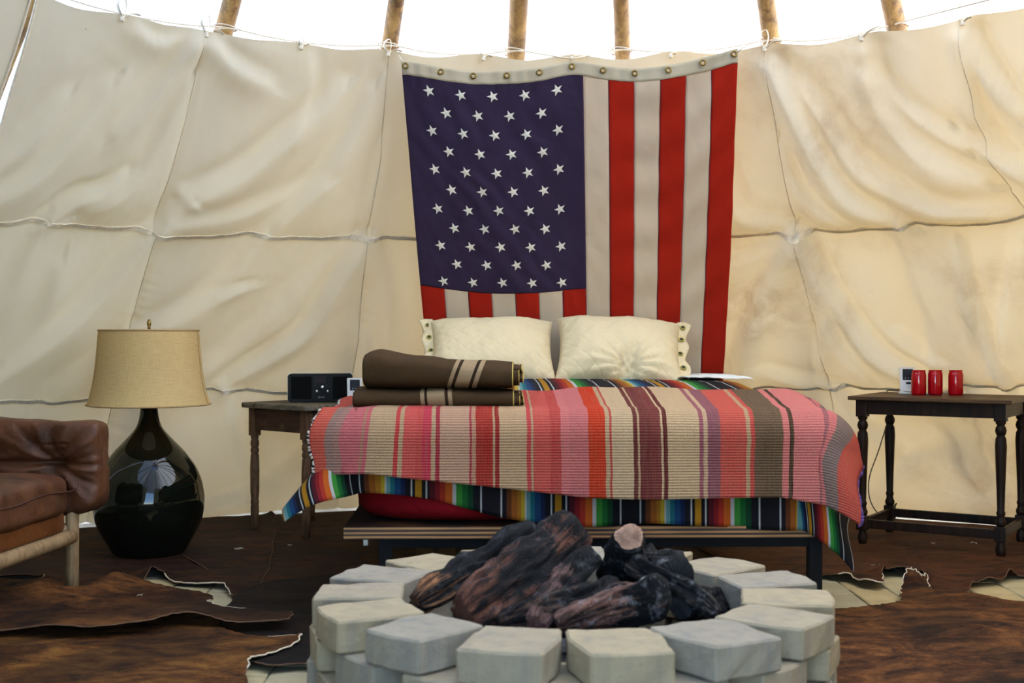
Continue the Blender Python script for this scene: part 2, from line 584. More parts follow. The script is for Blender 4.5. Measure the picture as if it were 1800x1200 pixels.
def zero(p): return np.full_like(np.asarray(p, dtype=float), 0.004)

DOOR0, DOOR1 = 166 * D2R, 199 * D2R
wl = thing('wall_left', None, None); wl['kind'] = 'structure'
wb = thing('wall_back', None, None); wb['kind'] = 'structure'
wr = thing('wall_right', None, None); wr['kind'] = 'structure'
far_l = edge_left(1.2)
left_cols = [(const(DOOR1 - 2 * math.pi), const(-105 * D2R), 24), (const(-105 * D2R), edge_left, 40)]
back_cols = [(edge_main, s_a, 84), (s_a, s_b, 84), (s_b, s_mid, 50), (s_mid, s_c, 50), (s_c, s_d, 84)]
right_cols = [(s_d, const(72 * D2R), 50), (const(72 * D2R), const(105 * D2R), 24), (const(105 * D2R), const(DOOR0), 24)]
for root, cols in ((wl, left_cols), (wb, back_cols), (wr, right_cols)):
    for pl, pr, nu in cols:
        liner_panel(root, pl, pr, z_mid, hem_z, nu, 66, 0)
        liner_panel(root, pl, pr, z_low, z_mid, nu, 66, 1)
        liner_panel(root, pl, pr, zero, z_low, nu, 44, 2)

def wall_strip(root, name, phis, zf, wid, inn, mat, thick=0.004):
    """a band of tape lying on the liner along a level line"""
    ph = np.asarray(phis)
    rt = smooth(0.15, 0.55, ph) * (1 - smooth(1.3, 1.7, ph))
    rows = []
    for k, (dz, di) in enumerate(((-wid / 2, -0.006), (-wid / 2, thick), (wid / 2, thick), (wid / 2, -0.006))):
        z = zf(ph) + dz + 0.0015 * np.sin(ph * 160 + k)
        rows.append(wall_pt(ph, z, liner_disp(ph, z, rt) + 0.004 + inn + di))
    V = np.stack(rows, axis=1).reshape(-1, 3)
    return part(name, V, gridf(4, len(ph)), mat, root, False)

def wall_line(root, name, sf, z0, z1, mat, r=0.0035, n=90):
    z = np.linspace(z0, z1, n)
    ph = sf(z)
    rt = smooth(0.15, 0.55, ph) * (1 - smooth(1.3, 1.7, ph))
    P = wall_pt(ph, z, liner_disp(ph, z, rt) + 0.001)
    V, Fc = tube(P, r, 5)
    return part(name, V, Fc, mat, root)

for zf in (z_mid, z_low):
    wall_strip(wb, 'seam_band', np.linspace(float(edge_main(1.0)) + 0.03, float(s_d(1.0)), 260), zf, 0.016, 0.0, M['seam'])
    wall_strip(wl, 'seam_band', np.linspace(-105 * D2R, float(edge_left(1.0)) - 0.04, 40), zf, 0.016, 0.0, M['seam'])
    wall_strip(wr, 'seam_band', np.linspace(float(s_d(1.0)), DOOR0, 90), zf, 0.016, 0.0, M['seam'])
for sf in (s_a, s_b, s_c, s_d):
    wall_line(wb, 'upright_seam', sf, 0.05, HEM - 0.01, M['seam'], 0.0022)
wall_line(wb, 'hemmed_edge', edge_main, 0.05, HEM, M['seam'], 0.006)
wall_line(wl, 'hemmed_edge', edge_left, 0.05, HEM, M['seam'], 0.006)

# cotton ties along the top hem
def ribbon(P, wv, mat, root, name, w=0.007):
    P = spline(np.array(P), 6)
    T, N, B = frames(P)
    V = np.stack([P - B * w * wv, P + B * w * wv], axis=1).reshape(-1, 3)
    o = part(name, V, gridf(2, len(P)), mat, root)
    o.modifiers.new('cloth_thickness', 'SOLIDIFY').thickness = 0.0015
    return o
rs = random.Random(3)
for i, p in enumerate(ALLT):
    if not (-75 * D2R < p < 75 * D2R) or i < 0: continue
    root = wb if p > far_l else wl
    if abs(p - TIE_PHI[5]) < 0.01 or abs(p - TIE_PHI[6]) < 0.01: big = 0.3
    else: big = rs.choice((0.5, 0.8, 1.0))
    h = float(hem_z(np.array([p]))[0]) - 0.012
    c = wall_pt(p, h, 0.012)
    e = np.array([math.cos(p), -math.sin(p), 0.0]); upv = np.array([0, 0, 1.0]); nv = np.array([-math.sin(p), -math.cos(p), 0])
    s = 0.05 * big
    ribbon([c, c + (-0.5 * e + 1.0 * upv + 0.2 * nv) * s, c + (0.1 * e + 1.6 * upv + 0.1 * nv) * s, c + (0.3 * e + 0.9 * upv) * s, c + 0.1 * nv * s], 1.0, M['tie'], root, 'tie')
    ribbon([c, c + (0.7 * e + 0.5 * upv + 0.2 * nv) * s, c + (1.5 * e + rs.uniform(0.2, 0.9) * upv + 0.1 * nv) * s], 1.0, M['tie'], root, 'tie')
    V, Fc = puff(0.009, 0.008, 0.012, 6, 2.5)
    part('tie_knot', V + c, Fc, M['tie'], root)

# outer cover, from the ground to the smoke hole, open at the doorway
OC = 0.30
def cover_pt(p, z, ripple=True):
    r = R0 + OC - SL * z
    r = np.maximum(r, 0.02)
    if ripple:
        r = r + 0.012 * np.sin(p * 15) * np.clip(r, 0, 1) + 0.006 * np.sin(p * 37 + z * 3)
    return np.stack(np.broadcast_arrays(AX + r * np.sin(p), AY + r * np.cos(p), z), axis=-1)
nph = 181
ph = np.linspace(DOOR1 - 2 * math.pi, DOOR0, nph)[None, :]
zz = np.linspace(0.0, 4.85, 60)[:, None]
V1 = cover_pt(ph, zz).reshape(-1, 3)
F1 = gridf(nph, 60)
ph2 = np.linspace(DOOR0, DOOR1, 30)[None, :]
zz2 = np.linspace(1.70, 4.85, 36)[:, None]
V2 = cover_pt(ph2, zz2).reshape(-1, 3)
ceil = obj('ceiling', mesh('ceiling', np.vstack([V1, V2]), F1 + gridf(30, 36, base=len(V1)), M['cover']))
tag(ceil, 'pale outer canvas cover of the tipi, bright with daylight', None, None, 'structure')

# unseen canvas flaps added over the doorway side to cut the light coming in
for p0, p1 in ((134 * D2R, 181.5 * D2R), (183.5 * D2R, 231 * D2R)):
    pp_ = np.linspace(p0, p1, 26)[None, :]
    zf_ = np.linspace(1.80, 4.75, 30)[:, None]
    Vf_ = cover_pt(pp_, zf_, False)
    Vf_[..., 0] += 0.05 * np.sin(pp_); Vf_[..., 1] += 0.05 * np.cos(pp_)
    part('added_shade_flap', Vf_.reshape(-1, 3), gridf(26, 30), M['cover'], ceil)

# poles: one behind each place where the photograph shows one, then on round the ring
APEX_Z = R0 / SL + 0.2
def pole_pt(p, z, off=0.185, tang=0.0):
    r = R0 + off - SL * z
    k = np.clip(z / APEX_Z, 0, 2)
    return np.array([AX + r * math.sin(p) + tang * k * math.cos(p), AY + r * math.cos(p) - tang * k * math.sin(p), z])
POLE_PX = [(396, 50), (683, 85), (905, 97), (1093, 97), (1356, 72), (1573, 26), (41, 60)]
def pole_at(px, py):
    """azimuth of the pole that passes behind this pixel"""
    lo_, hi_ = wall_hit(px, max(py, 20))[0] - 0.25, wall_hit(px, max(py, 20))[0] + 0.25
    def off_(p):
        za, zb_ = 1.0, 3.5
        for _ in range(40):                  # height at which the pole crosses this pixel row
            zm_ = 0.5 * (za + zb_)
            c_ = pole_pt(p, zm_, 0.185, 0.05)
            if HZ - (zm_ - CAMZ) / c_[1] * F > py: za = zm_
            else: zb_ = zm_
        return 900 + c_[0] / c_[1] * F - px
    for _ in range(40):
        m_ = 0.5 * (lo_ + hi_)
        if off_(m_) < 0: lo_ = m_
        else: hi_ = m_
    return 0.5 * (lo_ + hi_)
vis = sorted(pole_at(*p) for p in POLE_PX)
rest = [vis[-1] + (2 * math.pi + vis[0] - vis[-1]) * k / 9 for k in range(1, 9)]
rest = [p for p in rest if not (DOOR0 - 0.05 < p % (2 * math.pi) < DOOR1 + 0.05)]
names = {}
pole_labels = ['slim pole showing in the slit between two canvas liner panels', 'brown peeled pole above the canvas behind the lamp and nightstand', 'dark weathered pole knotted to the liner beside the flag top corner',
               'straight golden pole behind the starred half of the flag', 'pale thick pole behind the striped half of the flag', 'pole rising just past the red striped end of the flag', 'pole above the canvas over the table with candles']
def make_pole(p, label, i):
    rr = random.Random(i)
    zs = np.linspace(0.0, APEX_Z + 0.95, 26)
    P = np.array([pole_pt(p, z, 0.185, 0.05) for z in zs])
    P[:, 0] += 0.006 * np.sin(zs * 2.1 + i); P[:, 1] += 0.006 * np.cos(zs * 1.7 + i)
    rad = np.linspace(0.048, 0.026, 26) * (1 + 0.03 * np.sin(zs * 9 + i)) * (0.42 if i == 0 else (1.0, 0.97, 0.92, 1.06, 0.9, 0.95)[i % 6])
    V, Fc = tube(P, rad, 14)
    base = P[0]
    o = obj('tipi_pole', mesh('tipi_pole', V - base, Fc, M['pole']), None, base)
    tag(o, label, 'pole', 'peeled tipi poles round the tent')
    return o
for i, p in enumerate(vis):
    make_pole(p, pole_labels[i], i)
for i, p in enumerate(rest):
    make_pole(p, 'peeled tipi pole beyond the doorway half of the tent', 20 + i)

# rope strung from pole to pole above the hem
RP = []
for i, p in enumerate(vis):
    c = pole_pt(p, HEM + 0.045, 0.185, 0.05)
    inward = np.array([AX - c[0], AY - c[1], 0]); inward /= np.linalg.norm(inward)
    RP.append(c + inward * 0.05)
mid_flag = wall_pt(TIE_PHI[5], HEM + 0.0, 0.03)
path = []
for i in range(len(RP) - 1):
    a, b = RP[i], RP[i + 1]
    sag = 0.028
    path.append(a)
    if i == 3:
        path += [a * 0.5 + mid_flag * 0.5, mid_flag, b * 0.5 + mid_flag * 0.5]
    else:
        path += [a * (1 - t) + b * t - np.array([0, 0, sag * 4 * t * (1 - t)]) for t in (0.25, 0.5, 0.75)]
path.append(RP[-1])
end_ = wall_pt(vis[-1] + 0.32, HEM + 0.05, 0.02)
path += [RP[-1] * 0.5 + end_ * 0.5, end_]
rope_root = thing('rope', 'thin cord strung from pole to pole above the canvas liner hem', 'rope', (RP[3][0], RP[3][1], HEM))
V, Fc = tube(spline(np.array(path), 4), 0.0035, 6)
part('cord', V, Fc, M['rope'], rope_root, True, None, rope_root.location)
for i, p in enumerate(vis):
    for dz, tilt in ((0.045, 0.12), (0.055, -0.15)):
        c = pole_pt(p, HEM + dz, 0.185, 0.05)
        a = np.linspace(0, 2 * math.pi, 25)[:-1]
        ring = c + np.stack([0.0465 * np.cos(a) * (1 if i else 0.85), 0.0465 * np.sin(a) * (1 if i else 0.85), 0.0465 * tilt * np.cos(a + p)], axis=1)
        # follow the pole's lean
        ring[:, 2] += 0.0
        V, Fc = tube(ring, 0.0035, 6, True)
        part('cord_wrap', V, Fc, M['rope'], rope_root, True, None, rope_root.location)

# ================================================================== FLOOR
gv, gf = [], []
soil_n = 64
for r in (0.0, 4.2, 9.0, 30.0):
    for i in range(soil_n):
        a = 2 * math.pi * i / soil_n
        gv.append((AX + r * math.cos(a), AY + r * math.sin(a), -0.075))
ground = obj('ground', mesh('ground', gv, gridf(soil_n, 4, True), M['soil']))
tag(ground, 'bare sandy ground round the tent', None, None, 'structure')
fv, ff = lathe([(4.02, -0.07), (4.02, -0.008), (2.0, -0.008), (0.02, -0.008)], 72, True)
fl = obj('floor', mesh('floor', fv + np.array([AX, AY, 0]), ff, M['mortar'], False))
tag(fl, 'floor of tan paving stones', None, None, 'structure')

def paver_mat(name, tone):
    t = NT(name)
    v = t.coord('Object')
    a = t.noise(v, 6, 6, 0.65); b = t.noise(v, 60, 4, 0.7)
    c = t.ramp(a, [(0.3, tuple(x * 0.72 for x in tone)), (0.7, tone)])
    c = t.mix(t.n('MapRange', Value=b, i1=0.58, i2=0.75).outputs[0], c, tuple(x * 0.5 for x in tone))
    return t.principled(c, 0.9, t.bump(b, 0.35, 0.006))
PAV = [paver_mat('paver_stone', lin(176, 161, 118)), paver_mat('paver_stone_grey', lin(164, 152, 118)), paver_mat('paver_stone_warm', lin(180, 158, 110))]
def paver(x, y, w, l, m, k):
    rr = random.Random(k)
    g = 0.0035
    jit = [rr.uniform(-0.0025, 0.0025) for _ in range(8)]
    b = boxv(-w / 2 + g + jit[0], w / 2 - g + jit[1], -l / 2 + g + jit[2], l / 2 - g + jit[3], -0.05, 0.0)
    me = bevel_mesh('paver', b, BOXF, m, 0.004, 1, False)
    o = obj('paver', me, fl, (x, y, rr.uniform(-0.003, 0.0)), (rr.uniform(-0.008, 0.008), rr.uniform(-0.008, 0.008), rr.uniform(-0.01, 0.01)))
    return o
pw, pl_ = 0.153, 0.235
k = 0
for (x0, x1, y0, y1) in ((0.83, 2.28, 3.5, 5.25), (-1.45, -0.45, 3.2, 4.9)):
    i0 = int(x0 / pw)
    for i in range(int(math.floor(x0 / pw)), int(math.ceil(x1 / pw))):
        x = i * pw + 0.143
        y = y0 + (0.5 * pl_ if i % 2 else 0)
        while y < y1:
            if math.hypot(x - AX, y - AY) > 0.76:
                paver(x, y, pw, pl_, PAV[(i * 7 + k * 3) % 3], k)
            k += 1
            y += pl_

# ================================================================== FLAG
NAVY = cloth_mat('navy_cloth', lin(60, 50, 71), 0.10, 0.14)
RED = cloth_mat('red_cloth', lin(176, 43, 29), 0.14, 0.10, 2.0)
WHT = cloth_mat('white_cloth', lin(218, 201, 174), 0.20, 0.06, 4.0)
STAR = cloth_mat('star_cloth', lin(224, 220, 205), 0.05, 0.04, 6.0)
HEAD = cloth_mat('header_tape', lin(198, 188, 162), 0.05, 0.10, 8.0)
STITCH_D = plain('dark_thread', lin(70, 30, 50), 0.8)
STITCH_L = plain('pale_thread', lin(150, 120, 110), 0.8)
BRASS = plain('aged_brass', lin(120, 98, 48), 0.38, 0.3, 60, 0.0, 0.9)

GR_PX = [(713, 117), (775, 127), (832, 133.5), (891, 133), (948, 128), (1005, 118), (1060, 124), (1116, 128.5), (1174, 124.5), (1235, 111), (1290, 95)]
def ring_d(px):
    """depth at which a pixel column meets a cord lying just inside the hem"""
    dx = (px - 900.0) / F
    r = 2.215
    a = dx * dx + 1; b = -2 * (dx * AX + AY); c = AX * AX + AY * AY - r * r
    return (-b + math.sqrt(b * b - 4 * a * c)) / (2 * a)
gu = np.array([(p[0] - 713) / (1290 - 713) for p in GR_PX])
gp = np.array([at(p[0], p[1], ring_d(p[0])) for p in GR_PX])
fine = spline(gp, 12)
fu = np.interp(np.linspace(0, 10, len(fine)), np.arange(11), gu)
def flag_top(u):
    return np.stack([np.interp(u, fu, fine[:, i]) for i in range(3)], axis=-1)
BL = np.array([-0.375, 6.26, 0.50]); BR = np.array([1.025, 6.26, 0.44])
def flag_pt(u, w, lift=0.0):
    """u across the hoist (0..1 between end grommets), w metres down from the grommet line"""
    u, w = np.broadcast_arrays(np.asarray(u, dtype=float), np.asarray(w, dtype=float))
    top = flag_top(np.clip(u, 0, 1)) + (u - np.clip(u, 0, 1))[..., None] * np.array([1.45, 0, 0])
    bot = BL * (1 - u[..., None]) + BR * u[..., None]
    # the sag of the hoist dies away down the cloth
    length = 1.80
    t = w / length
    P = top * (1 - t[..., None]) + bot * t[..., None]
    P[..., 1] += -0.05 * np.sin(np.pi * np.clip(t, 0, 1))
    xx = u * 1.45
    yw = 0.007 * np.sin(xx * 17 + w * 9 + 1.0) * np.exp(-w * 1.1) + 0.006 * np.sin((xx - w * 0.35) * 12) + 0.003 * wob(xx, w * 0.6, 21, 3, 1.5)
    yw = yw + 0.006 * np.exp(-((xx - 0.76) / 0.2) ** 2) * np.sin((w - 1.0) * 6)
    # slanting drag folds from the tied corners, and fine puckers under the header
    diag = (xx * 0.80 + w * 0.42)
    yw = yw + 0.0085 * np.exp(-((xx - 0.25 - 0.25 * w) / 0.33) ** 2) * np.sin((xx * 0.86 - w * 0.50) * 56 + 2 * np.sin(w * 5) + 3.0 * wob(xx, w, 27, 2, 1.3)) * (0.6 + 0.4 * wob(xx, w, 28, 2, 1.5)) * smooth(0.03, 0.25, w) * np.exp(-w * 0.7)
    yw = yw + 0.0065 * smooth(0.72, 1.1, xx) * np.sin((xx * 0.5 + w * 0.87) * 34 + 1.5 * np.sin(xx * 9)) * (0.4 + 0.6 * np.exp(-w * 0.6))
    yw = yw + 0.003 * np.sin(xx * 85 + 3 * np.sin(xx * 13)) * np.exp(-((w - 0.02) / 0.06) ** 2) + 0.003 * wob(xx * 1.3, w, 23, 3, 4.0)
    P[..., 1] += -yw - lift
    return P
fl_root = thing('flag', 'large flag of stars and red and white stripes hung on the tent canvas', 'flag', (0.30, 6.2, 0.45))
FO = fl_root.location
U0, U1 = -0.012, 1.012
HW = 0.055
def flag_patch(name, u0, u1, w0f, w1f, mat, nu, nv, root=fl_root, lift=0.0):
    u = np.linspace(u0, u1, nu)[None, :]
    v = np.linspace(0, 1, nv)[:, None]
    w0 = w0f(u) if callable(w0f) else w0f
    w1 = w1f(u) if callable(w1f) else w1f
    w = w0 * (1 - v) + w1 * v
    o = part(name, flag_pt(np.broadcast_to(u, (nv, nu)), w, lift).reshape(-1, 3), gridf(nu, nv), mat, root, True, None, FO)
    o.modifiers.new('cloth_thickness', 'SOLIDIFY').thickness = 0.0012
    return o
hd = flag_patch('header', U0, U1, -0.022, HW - 0.022 + 0.004, HEAD, 150, 6, lift=0.0025)
W0 = HW - 0.022
CW = 1.040
can = flag_patch('canton', U0, U0 + (U1 - U0) * 7 / 13, W0, lambda u: CW - 0.035 * np.abs((u - 0.27) / 0.27) ** 2 * 0.5, NAVY, 90, 120, lift=0.0018)
for i in range(13):
    a = U0 + (U1 - U0) * i / 13; b = U0 + (U1 - U0) * (i + 1) / 13
    if i < 7:
        flag_patch('stripe', a, b, lambda u: CW - 0.010 - 0.035 * np.abs((u - 0.27) / 0.27) ** 2 * 0.5, 1.80, RED if i % 2 == 0 else WHT, 9, 60)
    else:
        flag_patch('stripe', a, b, W0, 1.80, RED if i % 2 == 0 else WHT, 9, 130)
    if i:
        w = np.linspace(CW if i < 7 else W0, 1.78, 90)
        pts = flag_pt(np.full_like(w, a), w, 0.0016)
        V, Fc = tube(pts, 0.0016, 4)
        part('stitching', V, Fc, STITCH_D if i % 2 == 0 else STITCH_L, fl_root, True, None, FO)
# stars: eleven rows of five and four
SRX = [752, 807, 864, 921, 977]
sr = 0.0275
for r in range(11):
    odd = r % 2
    n = 4 if odd else 5
    for c in range(n):
        uu = 0.066 + (c + (0.5 if odd else 0)) * 0.0982
        ww = W0 + 0.060 + r * (CW - W0 - 0.115) / 10 + (0.010 * abs(uu - 0.27) / 0.27 if r > 5 else 0)
        V, Fc = [], []
        cen = flag_pt(uu, ww, 0.0066)
        V.append(cen)
        for k in range(10):
            rad = sr if k % 2 == 0 else sr * 0.40
            a = math.pi + k * math.pi / 5
            V.append(flag_pt(uu + rad * math.cos(a) / 1.45, ww - rad * math.sin(a), 0.0044))
        for k in range(10):
            Fc.append((0, 1 + (k + 1) % 10, 1 + k))
        part('star', np.array(V), Fc, STAR, can, False, None, FO)
for u in gu:
    c = flag_pt(float(u), 0.0, 0.009)
    a = np.linspace(0, 2 * math.pi, 17)[:-1]
    ring = c + np.stack([0.0105 * np.cos(a), np.zeros(16), 0.0105 * np.sin(a)], axis=1)
    V, Fc = tube(ring, 0.0042, 6, True)
    g = part('grommet', V, Fc, BRASS, fl_root, True, None, FO)
    V, Fc = lathe([(0.0085, 0), (0.0085, 0.001)], 12)
    V = np.stack([V[:, 0], -V[:, 2], V[:, 1]], axis=1) + c + np.array([0, 0.001, 0])
    part('eyelet', V, Fc, WHT, g, False, None, FO)
for u, tgt in ((0.0, wall_pt(TIE_PHI[3] + 0.02, HEM - 0.01, 0.02)), (1.0, wall_pt(wall_hit(1320, 84)[0], HEM + 0.02, 0.03))):
    c = flag_pt(u, 0.0, 0.004)
    V, Fc = tube(np.array([c, c * 0.5 + tgt * 0.5, tgt]), 0.003, 6)
    part('tie_cord', V, Fc, M['rope'], fl_root, True, None, FO)

# ================================================================== BED
BED_LOC, BED_RZ = (0.25, 4.20, 0.0), 1.4 * D2R
def ply_mat():
    t = NT('plywood_edge')
    v = t.coord('Object')
    z = t.n('SeparateXYZ', Vector=v).outputs[2]
    s = t.math('SINE', t.math('MULTIPLY', z, 2 * math.pi / 0.0145))
    g = t.noise(t.coord('Object', scale=(3, 3, 120)), 1.0, 5)
    c = t.ramp(t.math('ADD', t.math('MULTIPLY', s, 0.32), t.math('MULTIPLY', g, 1.0)), [(0.25, lin(42, 24, 12)), (0.5, lin(112, 74, 38)), (0.8, lin(170, 124, 70))])
    return t.principled(c, 0.6, t.bump(g, 0.2, 0.003))
STEEL = plain('black_steel', (0.006, 0.006, 0.006), 0.65, 0.2, 40, 0.0, 0.0, Specular_IOR_Level=0.2)
bed = thing('platform_bed', 'low plywood bed platform on black steel legs under the mattress', 'bed', BED_LOC, BED_RZ)
box('platform', (-0.816, 0.84, 0.0, 2.02, 0.286, 0.328), ply_mat(), bed, 0.002)
for x in (-0.70, 0.765):
    for y in (0.03, 1.90):
        box('leg', (x, x + 0.045, y, y + 0.045, 0.006, 0.287), STEEL, bed, 0.002)
for y in (0.03, 1.90):
    box('cross_bar', (-0.66, 0.77, y + 0.008, y + 0.038, 0.250, 0.287), STEEL, bed, 0.002)
for x in (-0.69, 0.775):
    box('side_bar', (x, x + 0.03, 0.07, 1.91, 0.250, 0.287), STEEL, bed, 0.002)
box('bracket', (-0.752, -0.735, 0.02, 0.05, 0.262, 0.287), plain('bracket_metal', (0.35, 0.33, 0.30), 0.4, 0.2, 30, 0, 0.8), bed, 0.002)

def quilt_mat(name, col, size, depth, var=0.08):
    t = NT(name)
    v = t.coord('UV')
    s = t.n('SeparateXYZ', Vector=v)
    def line(op):
        q = t.math(op, s.outputs[0], s.outputs[1])
        fr = t.math('FRACT', t.math('MULTIPLY', q, 1 / size))
        d = t.math('ABSOLUTE', t.math('SUBTRACT', fr, 0.5))
        return t.math('SMOOTH_MIN', t.math('MULTIPLY', d, 6.0), 1.0, 0.6)
    h = t.math('MINIMUM', line('ADD'), line('SUBTRACT'))
    v2 = t.coord('Object')
    nz = t.noise(v2, 12, 4)
    c = t.mix(nz, tuple(x * (1 - var) for x in col), tuple(min(1, x * (1 + var)) for x in col))
    nrm = t.bump(h, depth, 0.008, t.bump(t.noise(v2, 300, 2), 0.12, 0.002, t.bump(t.noise(v2, 30, 5, 0.6, 1.0), 0.18, 0.008)))
    return t.principled(c, 0.9, nrm, Specular_IOR_Level=0.08)

V, Fc = puff(0.80, 0.99, 0.195, 28, 9.0)
V = V + np.array([0.0, 1.0, 0.52])
V[:, 2] += np.where(V[:, 2] > 0.55, 0.02 * (1 - np.clip(np.abs(V[:, 0]) / 0.8, 0, 1) ** 2), 0)
lowm = V[:, 2] < 0.36
V[:, 0] += 0.004 * wob(V[:, 1], V[:, 2], 5, 3, 3.0); V[:, 1] += np.where(V[:, 1] < 0.2, 0.012 * wob(V[:, 0], V[:, 2] * 2, 6, 3, 1.6), 0)
mt = obj('mattress', mesh('mattress', V, Fc, quilt_mat('red_quilted_ticking', lin(112, 12, 20), 0.11, 0.25), True, np.stack([V[:, 0], V[:, 2] + V[:, 1]], axis=1)), None, BED_LOC, (0, 0, BED_RZ))
tag(mt, 'dark red quilted mattress lying on the plywood bed platform', 'mattress')

def bed_top(y):
    return 0.694 + 0.054 * smooth(0.05, 0.6, y) + 0.024 * smooth(0.45, 1.2, y)
def drape(a, b, edges, R, lift, side_flare, front_flare=0.03, corner=(0.25, 0.25), corner_cut=(0.0, 0.0), RX=(None, None)):
    """cloth coordinates over the bed (a across, b towards the head) -> draped point; EDGES = left, right, foot lines where it turns down"""
    xl, xr, yf = edges
    sx = np.where(a < xl, a - xl, np.where(a > xr, a - xr, 0.0))
    sy = np.where(b < yf, b - yf, 0.0)
    rho = np.hypot(sx, sy) + 1e-9
    cx, cy = sx / rho, sy / rho
    lft = sx < 0
    rho = rho * (1 - np.where(lft, corner_cut[0], corner_cut[1]) * (2 * np.abs(cx * cy)) ** 2)
    R = R * cy ** 2 + np.where(lft, RX[0] or R, RX[1] or R) * (1 - cy ** 2)
    q = math.pi * R / 2
    q = math.pi * R / 2
    ang = np.clip(rho / R, 0, math.pi / 2)
    out = R * np.sin(ang); down = R * (1 - np.cos(ang))
    ex = np.clip(rho - q, 0, None)
    fl = np.where(sx < 0, side_flare[0], side_flare[1]) * cx ** 2 + front_flare * cy ** 2 + np.where(lft, corner[0], corner[1]) * (2 * np.abs(cx * cy)) ** 2
    out = out + ex * fl / np.sqrt(1 + fl * fl)
    down = down + ex / np.sqrt(1 + fl * fl)
    x = np.clip(a, xl, xr) + cx * out
    y = np.maximum(b, yf) + cy * out
    z = bed_top(np.maximum(b, yf)) - down + lift
    return np.stack([x, y, z], axis=-1), rho

# ---- serape: bright striped blanket under the rug
def serape_mat():
    t = NT('serape_weave')
    v = t.coord('UV')
    s = t.n('SeparateXYZ', Vector=v)
    f = t.math('FRACT', t.math('MULTIPLY', s.outputs[0], 1 / 0.470))
    K = lin(20, 18, 26); W = lin(226, 224, 220)
    st = [(0.0, W), (0.014, lin(70, 165, 60)), (0.055, lin(25, 120, 50)), (0.095, lin(12, 76, 42)), (0.135, K), (0.185, W), (0.197, K), (0.331, W), (0.343, K), (0.375, lin(120, 62, 22)), (0.41, lin(188, 104, 30)),
          (0.45, lin(206, 138, 34)), (0.478, lin(226, 194, 50)), (0.504, W), (0.518, lin(120, 180, 176)), (0.545, lin(36, 128, 140)), (0.575, lin(28, 78, 128)), (0.62, lin(22, 40, 84)), (0.65, K)]
    st2 = [(0.0, K), (0.690, W), (0.702, K), (0.722, lin(214, 150, 26)), (0.768, K), (0.794, W), (0.806, K), (0.822, lin(96, 16, 30)), (0.86, lin(158, 28, 36)), (0.895, lin(206, 58, 34)), (0.935, lin(232, 112, 28)), (0.988, W)]
    c1 = t.ramp(f, st, 'CONSTANT'); c2 = t.ramp(f, st2, 'CONSTANT')
    c = t.mix(t.math('GREATER_THAN', f, 0.66), c1, c2)
    wv = t.noise(t.coord('UV', scale=(60, 900, 1)), 1.0, 3)
    c = t.mix(t.math('MULTIPLY', wv, 0.35), c, tuple([0.02, 0.015, 0.015]))
    nrm = t.bump(t.n('TexWave', _wave_type='BANDS', _bands_direction='Y', Vector=t.coord('UV'), Scale=90.0, Distortion=1.0).outputs[1], 0.12, 0.003)
    c = t.mix(1.0, c, (0.46, 0.45, 0.44), 'MULTIPLY')
    return t.principled(c, 0.85, nrm, Specular_IOR_Level=0.15)
na, nb = 170, 150
a = np.linspace(-1.15, 1.13, na)[None, :]; b = np.linspace(-0.285, 1.92, nb)[:, None]
A, B = np.broadcast_arrays(a, b)
A = A.copy(); B = B.copy()
# hem wanders: a little shorter towards the lamp side
B = np.where(B < 0.1, 0.1 - (0.1 - B) * (0.86 + 0.28 * smooth(-0.75, 0.1, A) - 0.03 * np.sin(A * 7)), B)
P, rho = drape(A, B, (-0.755, 0.705, 0.085), 0.085, 0.006, (0.62, 0.46), 0.02, (0.55, 0.10), (0.08, 0.0))
hang = smooth(0.1, 0.35, rho)
P[..., 1] -= 0.012 * hang * np.sin(A * 19 + 1.3) * (B < 0.1) + 0.004
P[..., 0] += 0.016 * hang * np.sin(B * 13) * ((A < -0.7) | (A > 0.75))
P[..., 2] += 0.005 * wob(A, B, 31, 3, 1.2) * (1 - hang)
P[..., 2] = np.maximum(P[..., 2], 0.03)
uvs = np.stack([A - 0.025, B], axis=-1).reshape(-1, 2)
so = obj('serape_blanket', mesh('serape_blanket', P.reshape(-1, 3), gridf(na, nb), serape_mat(), True, uvs), None, BED_LOC, (0, 0, BED_RZ))
so.modifiers.new('cloth_thickness', 'SOLIDIFY').thickness = 0.003
tag(so, 'bright multicoloured striped serape blanket spread over the mattress under the pink rug', 'blanket')

